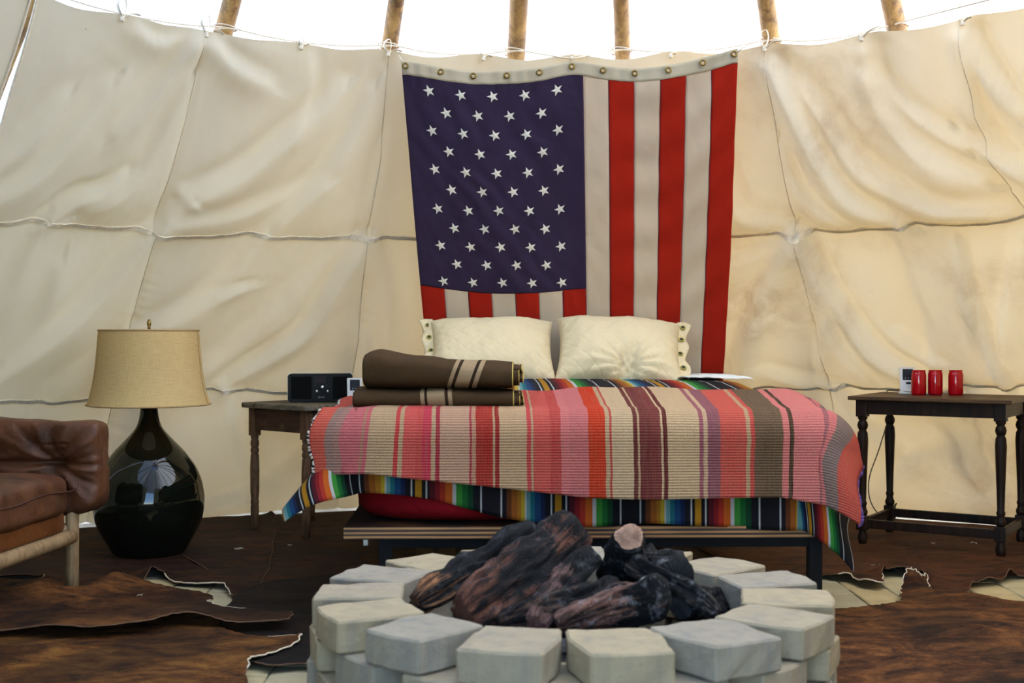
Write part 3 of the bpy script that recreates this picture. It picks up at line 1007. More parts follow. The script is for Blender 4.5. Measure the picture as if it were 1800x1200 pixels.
# ---- woven rug blanket across the foot of the bed
def rug_bands():
    T = lin(196, 170, 138); T2 = lin(190, 160, 132); C = lin(214, 96, 84); Pk = lin(222, 130, 132); R_ = lin(190, 48, 54)
    z4 = [(30, C), (165, lin(158, 130, 126)), (235, lin(170, 132, 128)), (290, lin(206, 112, 124)), (440, lin(176, 140, 116)), (465, lin(206, 106, 120)), (495, T), (725, lin(204, 66, 74)), (755, T), (790, lin(214, 92, 92)), (900, lin(206, 84, 84)),
          (960, lin(204, 62, 88)), (1030, T), (1065, lin(172, 48, 72)), (1095, lin(200, 164, 142)), (1345, lin(176, 60, 82)), (1375, lin(198, 152, 128)), (1400, lin(176, 50, 46))]
    z5 = [(105, T), (140, lin(160, 40, 44)), (165, lin(204, 174, 142)), (400, lin(208, 78, 84)), (435, T), (465, lin(212, 94, 90)), (610, lin(196, 76, 76)), (700, lin(214, 124, 128)), (765, lin(206, 118, 124)), (930, lin(204, 58, 30)), (1070, T), (1105, lin(190, 74, 74)),
          (1130, lin(206, 184, 152)), (1315, lin(104, 44, 48)), (1345, T), (1370, lin(112, 50, 54)), (1450, lin(122, 56, 58))]
    z6 = [(80, lin(212, 190, 156)), (108, lin(98, 38, 44)), (133, lin(208, 184, 150)), (350, lin(158, 96, 112)), (375, lin(208, 180, 150)), (405, lin(146, 92, 108)), (490, lin(208, 92, 84)), (675, lin(196, 166, 134)), (705, lin(206, 84, 80)), (730, lin(112, 94, 76)),
          (920, Pk), (965, lin(74, 60, 46)), (990, lin(222, 132, 134)), (1165, lin(166, 104, 116)), (1180, lin(220, 128, 132)), (1210, lin(138, 122, 122)), (1295, lin(208, 92, 82))]
    out = []
    for lst, o, s in ((z4, 540, 4.8), (z5, 840, 4.8), (z6, 1140, 3.87)):
        for x, c in lst:
            out.append((((o + x / s) - 900.0) / F * 4.12 - BED_LOC[0], c))
    return out
RB = rug_bands()
RX0, RX1 = RB[0][0] - 0.004, (1140 + 1430 / 3.87 - 900) / F * 4.12 - BED_LOC[0] + 0.005
def rug_mat():
    t = NT('wool_rug_weave')
    v = t.coord('UV')
    # the weft wanders a little
    wig = t.math('MULTIPLY', t.math('SUBTRACT', t.noise(t.coord('UV', scale=(3, 9, 1)), 1.0, 3), 0.5), 0.012)
    s = t.n('SeparateXYZ', Vector=v)
    f = t.math('DIVIDE', t.math('SUBTRACT', t.math('ADD', s.outputs[0], wig), RX0), RX1 - RX0)
    nb_ = [((x - RX0) / (RX1 - RX0), c) for x, c in RB]
    cut = nb_[26][0]
    c1 = t.ramp(f, nb_[:27], 'CONSTANT'); c2 = t.ramp(f, [(0.0, nb_[25][1])] + nb_[26:], 'CONSTANT')
    c = t.mix(t.math('GREATER_THAN', f, cut), c1, c2)
    streak = t.noise(t.coord('UV', scale=(220, 6, 1)), 1.0, 3)
    c = t.mix(t.n('MapRange', Value=streak, i1=0.35, i2=0.8, i3=0.0, i4=0.30).outputs[0], c, tuple(x * 0.75 for x in lin(190, 160, 135)))
    spk = t.noise(t.coord('UV', scale=(300, 420, 1)), 1.0, 2)
    mel = t.math('MULTIPLY', t.math('GREATER_THAN', f, (1140 + 730 / 3.87 - 900) / F * 4.12 / (RX1 - RX0) - (BED_LOC[0] + RX0) / (RX1 - RX0)), t.math('LESS_THAN', f, (1140 + 920 / 3.87 - 900) / F * 4.12 / (RX1 - RX0) - (BED_LOC[0] + RX0) / (RX1 - RX0)))
    amt = t.math('ADD', 0.30, t.math('MULTIPLY', mel, 0.5))
    c = t.mix(t.math('MULTIPLY', t.n('MapRange', Value=spk, i1=0.52, i2=0.72).outputs[0], amt), c, lin(52, 38, 30))
    rows = t.n('TexWave', _wave_type='BANDS', _bands_direction='Y', Vector=t.coord('UV'), Scale=34.0, Distortion=2.2, Detail=2.0, i4=6.0).outputs[1]
    cols = t.n('TexWave', _wave_type='BANDS', _bands_direction='X', Vector=t.coord('UV'), Scale=48.0, Distortion=2.0, Detail=1.0).outputs[1]
    h = t.math('ADD', t.math('MULTIPLY', rows, 0.8), t.math('ADD', t.math('MULTIPLY', cols, 0.08), t.math('MULTIPLY', spk, 0.7)))
    c = t.mix(1.0, c, (0.66, 0.59, 0.50), 'MULTIPLY')
    return t.principled(c, 0.95, t.bump(h, 0.8, 0.005), Specular_IOR_Level=0.05)
na, nb = 190, 90
u = np.linspace(RX0, RX1, na)[None, :]; w = np.linspace(0, 1, nb)[:, None]
U, Wd = np.broadcast_arrays(u, w)
uw = U + BED_LOC[0]
back = 0.48 + 0.03 * np.sin(U * 7) + 0.02 * np.sin(U * 23 + 1) + 0.10 * smooth(0.5, 0.9, U)
hem_px = np.interp(U, [RX0, -0.72, -0.6, -0.3, 0.0, 0.2, 0.65, 0.8, RX1], [845, 842, 850, 868, 885, 889, 886, 900, 912])
hem_drop = (bed_top(0.08) + 0.02) - (CAMZ - (hem_px - HZ) / F * 4.11)          # how far below the top the hem hangs
Bc = back * (1 - Wd) + (0.085 - (hem_drop + 0.045)) * Wd
Ac = U + 0.03 * (1 - Wd) * smooth(0.1, 0.8, U) + (0.075 * (1 - Wd) - 0.02 * Wd) * smooth(-0.45, -0.92, U)
Ac = np.where(Ac > 0.76, 0.76 + (Ac - 0.76) * 1.9, Ac)
P, rho = drape(Ac, Bc, (-0.90, 0.775, 0.085), 0.10, 0.022, (0.4, 0.15), 0.03, (0.30, 0.30), (0.1, 0.05), (None, 0.15))
hang = smooth(0.05, 0.3, rho)
P[..., 1] -= hang * (Bc < 0.085) * (0.010 * np.sin(U * 8 + 0.7) + 0.012 * smooth(0.2, 0.4, rho)) + 0.016
P[..., 2] += 0.006 * wob(U * 1.0, Bc, 41, 3, 0.9) * (1 - hang)
P[..., 0] += np.where(U < -0.80, 0.010 * np.sin(Bc * 28), 0) + np.where(U > 0.78, 0.012 * np.sin(Bc * 19 + 1), 0)
P[..., 2] -= 0.02 * smooth(-0.72, -0.90, U) * (Bc > 0.08)
rug = obj('woven_rug', mesh('woven_rug', P.reshape(-1, 3), gridf(na, nb), rug_mat(), True, np.stack([U, Bc], axis=-1).reshape(-1, 2)), None, BED_LOC, (0, 0, BED_RZ))
md = rug.modifiers.new('wool_thickness', 'SOLIDIFY'); md.thickness = 0.008; md.offset = -1
tag(rug, 'thick pink, coral and tan striped wool rug folded over the foot of the bed', 'rug')
def binding(col, name, c1, c2, sc):
    t = NT(name)
    f = t.math('FRACT', t.math('MULTIPLY', t.n('SeparateXYZ', Vector=t.coord('UV')).outputs[1], sc))
    return t.principled(t.ramp(f, [(0.0, c1), (0.5, c2)], 'CONSTANT'), 0.9)
for idx, mname, c1, c2 in ((0, 'whip_stitch_black_white', lin(26, 20, 24), lin(206, 190, 172)), (na - 1, 'whip_stitch_purple', lin(58, 42, 96), lin(96, 66, 122))):
    L = P[:, idx, :].copy()
    L[:, 2] += -0.002
    t_ = np.linspace(0, 1, 320)
    Lf = np.stack([np.interp(t_, np.linspace(0, 1, nb), L[:, i]) for i in range(3)], axis=1)
    sgn = -1 if idx == 0 else 1
    tw = np.arange(320)
    Lf[:, 0] += sgn * 0.004 * (np.sin(tw * 1.6) + 0.6 * np.sin(tw * 0.23)); Lf[:, 2] += 0.003 * np.cos(tw * 1.6)
    V, Fc = tube(Lf, 0.0062 + 0.002 * np.sin(tw * 1.6), 6)
    uvb = np.stack([np.zeros(len(V)), np.repeat(t_, 6)], axis=1)
    part('edge_stitching', V, Fc, binding(None, mname, c1, c2, 55), rug, True, uvb)
# ridge of stitching where the rug's two halves are joined
ju = ((840 + 760 / 4.8) - 900) / F * 4.12 - BED_LOC[0]
ji = int(round((ju - RX0) / (RX1 - RX0) * (na - 1)))
for k in range(2, nb - 1, 1):
    pass
L = P[2:, ji, :] + np.array([0, -0.001, 0.001])
t_ = np.linspace(0, 1, 260)
Lf = np.stack([np.interp(t_, np.linspace(0, 1, len(L)), L[:, i]) for i in range(3)], axis=1)
Lf[:, 0] += 0.003 * np.sin(np.arange(260) * 0.9)
V, Fc = tube(Lf, 0.0022 + 0.0012 * np.sin(np.arange(260) * 0.9), 5)
part('join_seam', V, Fc, plain('pink_yarn', lin(212, 110, 118), 0.95, 0.2, 90), rug)

# ---- sheet edge showing past the pillow
a = np.linspace(0.52, 0.83, 26)[None, :]; b = np.linspace(1.18, 1.75, 22)[:, None]
A, B = np.broadcast_arrays(a, b)
Ps, rho = drape(A, B, (-0.755, 0.80, 0.085), 0.085, 0.014, (0.3, 0.3), 0)
Ps[..., 2] += 0.012 * (wob(A, B, 51, 3, 4.0) * 0.5 + 0.3)
sh = obj('bed_sheet', mesh('bed_sheet', Ps.reshape(-1, 3), gridf(26, 22), cloth_mat('white_sheet', lin(214, 210, 200), 0.1)), None, BED_LOC, (0, 0, BED_RZ))
sh.modifiers.new('cloth_thickness', 'SOLIDIFY').thickness = 0.003
tag(sh, 'crumpled white bed sheet edge lying beside the pillow', 'sheet')

# ---- pillows
PIL = quilt_mat('cream_quilted_cotton', lin(206, 188, 150), 0.075, 0.20, 0.06)
OLIVE = plain('olive_lining', lin(150, 140, 60), 0.7, 0.2, 40)
DARKH = plain('dark_eyelet', (0.01, 0.01, 0.01), 0.7)
def pillow(label, loc, rx, ry, rz, flange_side, dent, seed):
    w, h, t = 0.29, 0.20, 0.118
    root = thing('pillow', label, 'pillow', loc)
    root.rotation_euler = (rx, ry, rz)
    nu, nv = 60, 46
    V, Fc = [], []
    u = np.linspace(-1, 1, nu)[None, :]; v = np.linspace(-1, 1, nv)[:, None]
    Uu, Vv = np.broadcast_arrays(u, v)
    pin = 1 - 0.07 * (1 - Uu ** 2) * np.abs(Vv) ** 3
    pin2 = 1 - 0.07 * (1 - Vv ** 2) * np.abs(Uu) ** 3
    th = ((1 - np.abs(Uu) ** 2.6).clip(0) * (1 - np.abs(Vv) ** 2.6).clip(0)) ** 0.5
    X = Uu * w * pin2; Z = Vv * h * pin
    wr = 0.009 * wob(Uu * 1.5, Vv, seed, 4, 0.8)
    edge = 0.006 * np.sin((Vv * 9 + Uu * 4) * 3) * np.abs(Uu) ** 4 * (1 - np.abs(Uu) ** 12)
    front = -t * th + (wr + edge) * th ** 0.4
    if dent:
        dx, dz = Uu - 0.12, Vv + 0.72
        front = front + 0.045 * np.exp(-(dx / 0.16) ** 2 - (dz / 0.45) ** 2) - 0.010 * np.exp(-(np.hypot(dx, dz) / 0.55) ** 2) * np.sin(np.arctan2(dz, dx) * 13)
    Pf = np.stack([X, front, Z], axis=-1).reshape(-1, 3)
    Pb = np.stack([X, t * th * 0.8, Z], axis=-1).reshape(-1, 3)
    V = np.vstack([Pf, Pb])
    Fc = gridf(nu, nv) + [tuple(reversed(f)) for f in gridf(nu, nv, base=len(Pf))]
    uv = np.tile(np.stack([X, Z], axis=-1).reshape(-1, 2), (2, 1))
    bd = part('pillow_body', V, Fc, PIL, root, True, uv)
    # flat flange with eyelets on one side
    nf, mf = 34, 7
    vv = np.linspace(-1, 1, nf)[:, None]; f = np.linspace(0, 1, mf)[None, :]
    fx = (w * (1 - 0.07 * (1 - vv ** 2)) - 0.02) + f * 0.062 * (1 + 0.12 * np.sin(vv * 9 + seed))
    fz = vv * (h * 0.99) + 0 * f + 0.008 * np.sin(f * 3)
    fy = 0.008 * np.sin(vv * 10 + f * 3 + seed) * f - 0.014 * (1 - f)
    Vf = np.stack(np.broadcast_arrays(fx * flange_side, fy, fz), axis=-1).reshape(-1, 3)
    fo = part('flange', Vf, gridf(mf, nf), PIL, root, True, np.stack(np.broadcast_arrays(fx, fz), axis=-1).reshape(-1, 2))
    fo.modifiers.new('cloth_thickness', 'SOLIDIFY').thickness = 0.006
    for k, q in enumerate((-0.84, -0.45, 0.0, 0.42, 0.82)):
        j = int(round((q + 1) / 2 * (nf - 1)))
        c = Vf.reshape(nf, mf, 3)[j, 3]
        aa = np.linspace(0, 2 * math.pi, 15)[:-1]
        V, Fc = tube(c + np.stack([0.0105 * np.cos(aa), np.full(14, -0.006), 0.0105 * np.sin(aa)], axis=1), 0.0035, 5, True)
        g = part('grommet', V, Fc, OLIVE, fo)
        V, Fc = lathe([(0.0095, 0), (0.0095, 0.001)], 10)
        part('eyelet', np.stack([V[:, 0], -V[:, 2] - 0.0068, V[:, 1]], axis=1) + c, Fc, DARKH, g, False)
    return root
def bed_world(x, y, z):
    c, s = math.cos(BED_RZ), math.sin(BED_RZ)
    return (BED_LOC[0] + c * x - s * y, BED_LOC[1] + s * x + c * y, z)
lean = -44 * D2R
pillow('cream quilted pillow with olive eyelets on its nightstand side, behind the folded blankets', bed_world(-0.305, 1.50, 0.892), lean, 0, BED_RZ + 2 * D2R, -1, False, 61)
pillow('cream quilted pillow with a crumpled dent and eyelets on its candle table side', bed_world(0.275, 1.48, 0.894), lean, 3 * D2R, BED_RZ - 3 * D2R, 1, True, 62)

# ---- folded wool blankets
def wool_mat(name, bands, slant):
    t = NT(name)
    v = t.coord('Object')
    s = t.n('SeparateXYZ', Vector=v)
    xx = t.math('ADD', s.outputs[0], t.math('MULTIPLY', s.outputs[2], slant))
    dk = lin(58, 43, 28); tan = lin(136, 114, 86); vd = lin(36, 25, 17)
    mp = t.n('MapRange', Value=xx, i1=-0.30, i2=0.30).outputs[0]
    st = [(0.0, dk)]
    for x0, x1, c in bands:
        st += [(x0, {'t': tan, 'v': vd}[c]), (x1, dk)]
    clean = []
    for i, (p, c) in enumerate(st):
        if i + 1 < len(st) and abs(st[i + 1][0] - p) < 1e-6: continue
        clean.append((p, c))
    c = t.ramp(mp, clean, 'CONSTANT')
    f1 = t.noise(t.coord('Object', scale=(500, 200, 200)), 1.0, 3, 0.7)
    c = t.mix(t.n('MapRange', Value=f1, i1=0.45, i2=0.8, i3=0.0, i4=0.5).outputs[0], c, lin(92, 72, 49))
    return t.principled(c, 1.0, t.bump(f1, 0.5, 0.003), Specular_IOR_Level=0.05)
YEL = plain('yellow_thread', lin(176, 150, 70), 0.9, 0.2, 90)
def folded(label, loc, rz, L, Dp, hl, hr, mat, seed, sag=0.0):
    root = thing('folded_blanket', label, 'blanket', loc, rz, 'folded wool blankets on the bed')
    def body(x0, x1, yo, zo, hs, n=60):
        xs = np.linspace(x0, x1, n)
        V = []
        m = 40
        for x in xs:
            t = (x + L / 2) / L
            h = (hl + (hr - hl) * smooth(0.0, 0.75, t)) * hs
            for k in range(m):
                a = 2 * math.pi * k / m
                c_, s_ = math.cos(a), math.sin(a)
                e = 2 / 3.0
                yy = Dp / 2 * np.sign(c_) * abs(c_) ** e * (1 - 0.04 * yo)
                zz = h / 2 * np.sign(s_) * abs(s_) ** e
                endr = 1 - 0.10 * np.exp(-((x - x0) / 0.012)) - 0.02 * np.exp(-((x1 - x) / 0.008))
                V.append((x, yy * (0.98 + 0.02 * endr), h / 2 + zz * endr + zo + 0.004 * math.sin(x * 11 + seed) * (1 if s_ > 0 else 0)))
        V = np.array(V)
        soft = 1.0 if zo == 0 else 0.3
        V[:, 2] += soft * 0.005 * (wob(V[:, 0] * 1.2, V[:, 1], seed + 90, 3, 3.0)) * (V[:, 2] > zo + 0.02)
        V[:, 1] += soft * 0.006 * wob(V[:, 0], V[:, 2] * 2, seed + 95, 3, 3.5)
        V[:, 2] += soft * 0.016 * np.exp(-((V[:, 0] + L / 2 - 0.05) / 0.05) ** 2) * np.clip((V[:, 2] - zo) / (hl + 1e-6), 0, 1) * (hl > 0.1)
        return V, gridf(m, n, True) + [tuple(reversed(range(m))), tuple((n - 1) * m + k for k in range(m))]
    V, Fc = body(-L / 2, L / 2 - 0.02, 0, 0, 1.0)
    part('outer_fold', V, Fc, mat, root)
    # inner layers that stick out at the open end
    for k, (x1, z0, hs) in enumerate(((L / 2 + 0.002, 0.10, 0.80), (L / 2 + 0.016, 0.22, 0.42), (L / 2 + 0.012, 0.60, 0.30))):
        V, Fc = body(L / 2 - 0.08, x1, 1 + k, hr * z0, hs, 10)
        ly = part('inner_layer', V, Fc, mat, root)
        ring = V.reshape(10, 40, 3)[9][:20] if k != 1 else V.reshape(10, 40, 3)[9][18:38]
        ring = V.reshape(10, 40, 3)[9]
        V2, F2 = tube(ring + np.array([0.001, 0, 0]), 0.0016, 5, True)
        part('edge_stitching', V2, F2, YEL, ly)
    ring = body(-L / 2, L / 2 - 0.02, 0, 0, 1.0)[0].reshape(60, 40, 3)[59]
    V2, F2 = tube(ring + np.array([0.001, 0, 0]), 0.0022, 5, True)
    part('edge_stitching', V2, F2, YEL, root)
    return root
zb = 0.713
low = folded('dark brown folded wool blanket lying under the other folded blanket', (-0.265, 4.475, zb), 0.5 * D2R, 0.575, 0.34, 0.078, 0.068, wool_mat('brown_wool_lower', [(0.415, 0.44, 't'), (0.44, 0.457, 'v'), (0.457, 0.555, 't'), (0.555, 0.575, 'v'), (0.575, 0.60, 't')], 0.10), 1)
top_ = folded('brown folded wool blanket with pale bands lying on top of the other folded blanket', (-0.247, 4.47, zb + 0.070), -0.8 * D2R, 0.54, 0.32, 0.125, 0.098, wool_mat('brown_wool_upper', [(0.53, 0.552, 't'), (0.552, 0.572, 'v'), (0.572, 0.655, 't'), (0.655, 0.675, 'v'), (0.675, 0.70, 't')], -0.35), 2)

# ---- tan board standing in the dark under the bed
bb = thing('cardboard_piece', 'small tan piece of board lying in the dark under the bed', 'cardboard', (-0.29, 4.75, 0.0), 0.2)
box('board_face', (-0.075, 0.075, 0, 0.012, 0.006, 0.245), plain('tan_board', lin(120, 96, 66), 0.9), bb, 0.001)
box('board_tape', (-0.012, 0.012, -0.001, 0.0, 0.01, 0.243), plain('brown_tape', lin(92, 70, 46), 0.6), bb, 0)

# ================================================================== FIRE PIT
def block_mat(name, top, side):
    t = NT(name)
    v = t.coord('Object')
    a = t.noise(v, 9, 6, 0.7); b = t.noise(v, 90, 4, 0.7)
    c = t.ramp(a, [(0.3, tuple(x * 0.80 for x in top)), (0.7, top)])
    st = t.noise(t.coord('Object', scale=(22, 22, 2)), 1.0, 4)
    c = t.mix(t.n('MapRange', Value=st, i1=0.50, i2=0.72, i3=0.0, i4=0.5).outputs[0], c, side)
    c = t.mix(t.n('MapRange', Value=b, i1=0.6, i2=0.75, i3=0.0, i4=0.55).outputs[0], c, tuple(x * 0.45 for x in top))
    return t.principled(c, 0.92, t.bump(b, 0.4, 0.005, t.bump(a, 0.3, 0.015)))
BLK = [block_mat('concrete_block', lin(152, 138, 112), lin(106, 103, 100)), block_mat('concrete_block_tan', lin(158, 142, 111), lin(112, 105, 94)), block_mat('concrete_block_grey', lin(143, 133, 114), lin(98, 98, 99))]
PIT_C = (AX, 3.25)
pit = thing('fire_pit', 'round fire pit ring of stacked pale concrete blocks on the floor', 'fire pit', (AX, 3.25, 0.0))
NB, CH, RIN, ROUT = 15, 0.0775, 0.440, 0.665
def block_mesh(k, top):
    rr = random.Random(100 + k)
    wi, wo, wm = 0.178, 0.178 + rr.uniform(-0.01, 0.012), 0.205
    # plan: narrow inner face, widest a third of the way out, then drawn in to the outer face
    j = lambda s=0.006: rr.uniform(-s, s)
    plan = [(-wi / 2 + j(), -0.112 + j(.004)), (wi / 2 + j(), -0.112 + j(.004)), (wm / 2 + j(), -0.03 + j(.01)), (wo / 2 + j(), 0.112 + j(.005)), (0.0, 0.115 + j(.006)), (-wo / 2 + j(), 0.112 + j(.005)), (-wm / 2 + j(), -0.03 + j(.01))]
    n = len(plan)
    V = [(x, y, 0.001) for x, y in plan] + [(x, y, CH - 0.0015 + j(0.002)) for x, y in plan]
    Fc = [tuple(reversed(range(n))), tuple(range(n, 2 * n))] + [(i, (i + 1) % n, n + (i + 1) % n, n + i) for i in range(n)]
    me = bevel_mesh('block', V, Fc, BLK[k % 3], 0.005, 1, False)
    bm = bmesh.new(); bm.from_mesh(me)
    bmesh.ops.triangulate(bm, faces=[f for f in bm.faces if len(f.verts) > 4])
    bmesh.ops.subdivide_edges(bm, edges=[e for e in bm.edges if e.calc_length() > 0.02], cuts=3, use_grid_fill=True)
    for vv in bm.verts:                       # chipped, hand-split faces
        q = vv.co
        n_ = float(wob(q.x + q.z, q.y - 0.5 * q.z, 300 + k, 3, 9.0))
        vv.co = q + vv.normal * 0.0028 * n_
    bm.to_mesh(me); bm.free()
    me.polygons.foreach_set('use_smooth', [False] * len(me.polygons))
    return me
BM_ = [block_mesh(k, True) for k in range(9)]
for c in range(4):
    for i in range(NB):
        th = (-16 + 24 * i + (12 if c % 2 == 0 else 0)) * D2R        # 0 = towards the doorway, turning to +X
        rr = random.Random(c * 50 + i)
        rc = (RIN + ROUT) / 2 + rr.uniform(-0.006, 0.006)
        dirx, diry = math.sin(th), -math.cos(th)
        rz = math.atan2(diry, dirx) - math.pi / 2 + rr.uniform(-0.03, 0.03)
        obj('block', BM_[(i * 4 + c * 2) % 9], pit, (dirx * rc, diry * rc, 0.002 + c * CH), (0, 0, rz))
# ash and cinders
t = NT('ash_and_cinders')
v_ = t.coord('Object')
n1 = t.noise(v_, 18, 6, 0.7)
ASH = t.principled(t.ramp(n1, [(0.35, (0.010, 0.010, 0.012)), (0.6, (0.05, 0.05, 0.052)), (0.8, (0.22, 0.21, 0.20))]), 0.95, t.bump(n1, 0.8, 0.02))
nr, ns = 16, 48
V = [(0, 0, 0.10)]
for j in range(1, nr + 1):
    for i in range(ns):
        a = 2 * math.pi * i / ns; r = 0.436 * j / nr
        V.append((r * math.cos(a), r * math.sin(a), 0.10 + 0.035 * math.exp(-(r / 0.3) ** 2) + 0.012 * float(wob(r * math.cos(a), r * math.sin(a), 9, 3, 5.0))))
Fc = [(0, 1 + i, 1 + (i + 1) % ns) for i in range(ns)] + gridf(ns, nr, True, 1)
bot = len(V)
V += [(0.436 * math.cos(2 * math.pi * i / ns), 0.436 * math.sin(2 * math.pi * i / ns), 0.003) for i in range(ns)]
last = 1 + (nr - 1) * ns
Fc += [(last + i, bot + i, bot + (i + 1) % ns, last + (i + 1) % ns) for i in range(ns)]
ash = obj('ash_bed', mesh('ash_bed', V, Fc, ASH), None, (AX, 3.25, 0.0))
tag(ash, 'grey black ash and cinders filling the fire pit under the logs', 'ash', None, 'stuff')

def log_mat(name, wood, wood_amt, ashy, seed):
    t = NT(name)
    v = t.coord('UV', scale=(7, 1.6, 1), loc=(seed, seed, 0))
    g = t.noise(v, 3.0, 6, 0.62, 0.6)
    vo = t.coord('Object', loc=(seed, 0, seed))
    blotch = t.noise(vo, 6.0, 4, 0.6, 0.3)
    cr = t.n('TexVoronoi', Vector=t.coord('Object', scale=(38, 38, 38)), _feature='DISTANCE_TO_EDGE').outputs[0]
    char = t.ramp(g, [(0.35, (0.002, 0.002, 0.0025)), (0.7, (0.011, 0.0105, 0.012))])
    woodc = t.ramp(g, [(0.32, tuple(x * 0.25 for x in wood)), (0.55, tuple(x * 0.7 for x in wood)), (0.75, wood)])
    low = t.n('MapRange', Value=t.n('SeparateXYZ', Vector=t.coord('UV')).outputs[1], i1=0.0, i2=0.55, i3=0.14 * (1 if wood_amt > 0.2 else 0.4), i4=-0.06).outputs[0]
    m = t.n('MapRange', Value=t.math('ADD', low, t.math('ADD', t.math('MULTIPLY', blotch, 0.6), t.math('MULTIPLY', g, 0.5))), i1=0.62 - wood_amt * 0.2, i2=0.74 - wood_amt * 0.2).outputs[0]
    c = t.mix(m, char, woodc)
    am = t.math('MULTIPLY', t.n('MapRange', Value=t.noise(vo, 26, 5, 0.7), i1=0.55, i2=0.70).outputs[0], ashy * 0.8)
    c = t.mix(am, c, lin(150, 150, 156))
    h = t.math('ADD', t.math('MULTIPLY', g, 0.8), t.n('MapRange', Value=cr, i1=0.0, i2=0.12, i3=0.0, i4=0.5).outputs[0])
    return t.principled(c, 0.8, t.bump(h, 1.0, 0.014), Specular_IOR_Level=0.18)
ENDW = lambda nm, c: plain(nm, c, 0.9, 0.35, 40, 0.5)
CHAR_END = ENDW('charred_end', (0.006, 0.006, 0.007))
def log(label, a, b, r0, r1, mat, endmat, seed, flat=0.0, bend=0.03, wedge=0.0, end_cut=0.0):
    """a split log from A (lower) to B with radii r0, r1; its upper end is a part of its own"""
    a = np.array(a, dtype=float); b = np.array(b, dtype=float)
    L = np.linalg.norm(b - a)
    nL, nr_ = 60, 64
    ts = np.linspace(0, 1, nL)
    sidev = np.cross((b - a) / L, np.array([0, 0, 1.0])); sidev /= np.linalg.norm(sidev)
    P = a + ts[:, None] * (b - a) + bend * np.sin(ts * math.pi * 1.1 + seed)[:, None] * sidev + 0.3 * bend * np.sin(ts * 5 + seed)[:, None] * np.array([0, 0, 1.0])
    T, N, B = frames(P)
    al = 2 * math.pi * np.arange(nr_) / nr_
    TS, AL = np.meshgrid(ts, al, indexing='ij')
    q = 1 + 0.14 * np.sin(3 * AL + seed + TS) + 0.10 * np.sin(5 * AL + seed * 2 + TS * 2)
    q = q + 0.22 * wob(TS * L * 3 + seed + 0 * AL, np.sin(AL) * 0.35 + 0.2 * np.cos(AL), int(seed) + 1, 3, 1.6)
    for kk in range(6):                      # split cracks and charred ribs along the grain
        ph_ = seed * 1.3 + kk * 1.05 + 0.5 * np.sin(TS * 5 + kk)
        q = q - 0.16 * np.clip(np.cos(AL - ph_), 0, 1) ** 90 * (0.4 + 0.6 * np.sin(TS * 9 + kk * 2) ** 2) * (1 - smooth(0.88, 0.99, TS))
    q = q + 0.05 * np.sin(AL * 9 + seed + 4 * np.sin(TS * 7)) + 0.03 * np.sin(AL * 17 + TS * 24)
    q = 1 + (q - 1) * (1 - 0.65 * smooth(0.80, 1.0, TS))
    if flat: q = q * (1 - flat * np.clip(np.cos(AL - seed), 0, 1) ** 2)
    env = 1.0 - 0.30 * np.exp(-(TS / 0.06)) - 0.14 * np.exp(-((1 - TS) / 0.03))
    rr_ = (r0 + (r1 - r0) * TS) * q * env
    V = (P[:, None, :] + rr_[..., None] * (np.cos(AL)[..., None] * N[:, None, :] + np.sin(AL)[..., None] * B[:, None, :])).reshape(-1, 3)
    V = V + 0.05 * r1 * np.repeat(np.sin(3 * al + seed)[None, :] * (ts[:, None] > 0.97), 1, axis=0).reshape(-1, 1) * T[-1]
    uv = np.stack([AL / (2 * math.pi), TS * L * 2], axis=-1).reshape(-1, 2)
    root_loc = np.array([a[0], a[1], a[2]])
    me = mesh('fire_log', V - root_loc, gridf(nr_, nL, True) + [tuple(reversed(range(nr_)))], mat, True, uv)
    o = obj('fire_log', me, None, root_loc)
    tag(o, label, 'log', 'charred logs in the fire pit')
    ring = V[-nr_:]
    cen = ring.mean(axis=0) + T[-1] * r1 * 0.10
    inner = [cen + (p - cen) * 0.55 + T[-1] * 0.004 * math.sin(k * 2.1 + seed) for k, p in enumerate(ring)]
    Ve = np.vstack([ring, inner, [cen]])
    Fe = [(k, (k + 1) % nr_, nr_ + (k + 1) % nr_, nr_ + k) for k in range(nr_)] + [(nr_ + k, nr_ + (k + 1) % nr_, 2 * nr_) for k in range(nr_)]
    part('log_end', Ve, Fe, endmat, o, True, None, root_loc)
    return o
LW = lin(128, 82, 64)
log('longest charred log with reddish split face leaning up highest from the pit', at(806, 1082, 2.98), at(1018, 932, 3.30), 0.060, 0.066, log_mat('log_red', LW, 0.42, 0.12, 1.0), CHAR_END, 1.0, 0.25, 0.02)
log('black log with bare orange tip lying behind the longest leaning log', at(722, 1064, 3.12), at(945, 945, 3.42), 0.038, 0.052, log_mat('log_black', lin(176, 120, 78), 0.05, 0.25, 2.0), CHAR_END, 2.0, 0.2, 0.02)
log('stubby upright log with a pale cut end', at(1068, 1062, 3.50), at(1108, 946, 3.20), 0.058, 0.045, log_mat('log_stub', lin(120, 96, 80), 0.15, 0.5, 3.0), ENDW('cut_wood_end', lin(156, 120, 98)), 3.0, 0.1, 0.01)
log('thick charred log lying level behind the cut stub', at(1085, 985, 3.56), at(1195, 1018, 3.20), 0.058, 0.062, log_mat('log_level', lin(110, 88, 76), 0.10, 0.55, 4.0), CHAR_END, 4.0, 0.1, 0.01)
log('ash whitened log with a hollow burnt end', at(985, 1098, 2.92), at(1152, 1040, 3.02), 0.036, 0.056, log_mat('log_white', lin(160, 116, 100), 0.30, 0.9, 5.0), CHAR_END, 5.0, 0.1, 0.02)
log('low black log crossing under the reddish leaning log', at(880, 1098, 2.95), at(1075, 1030, 3.14), 0.040, 0.045, log_mat('log_cross', lin(120, 90, 76), 0.05, 0.35, 6.0), CHAR_END, 6.0, 0.15, 0.03)
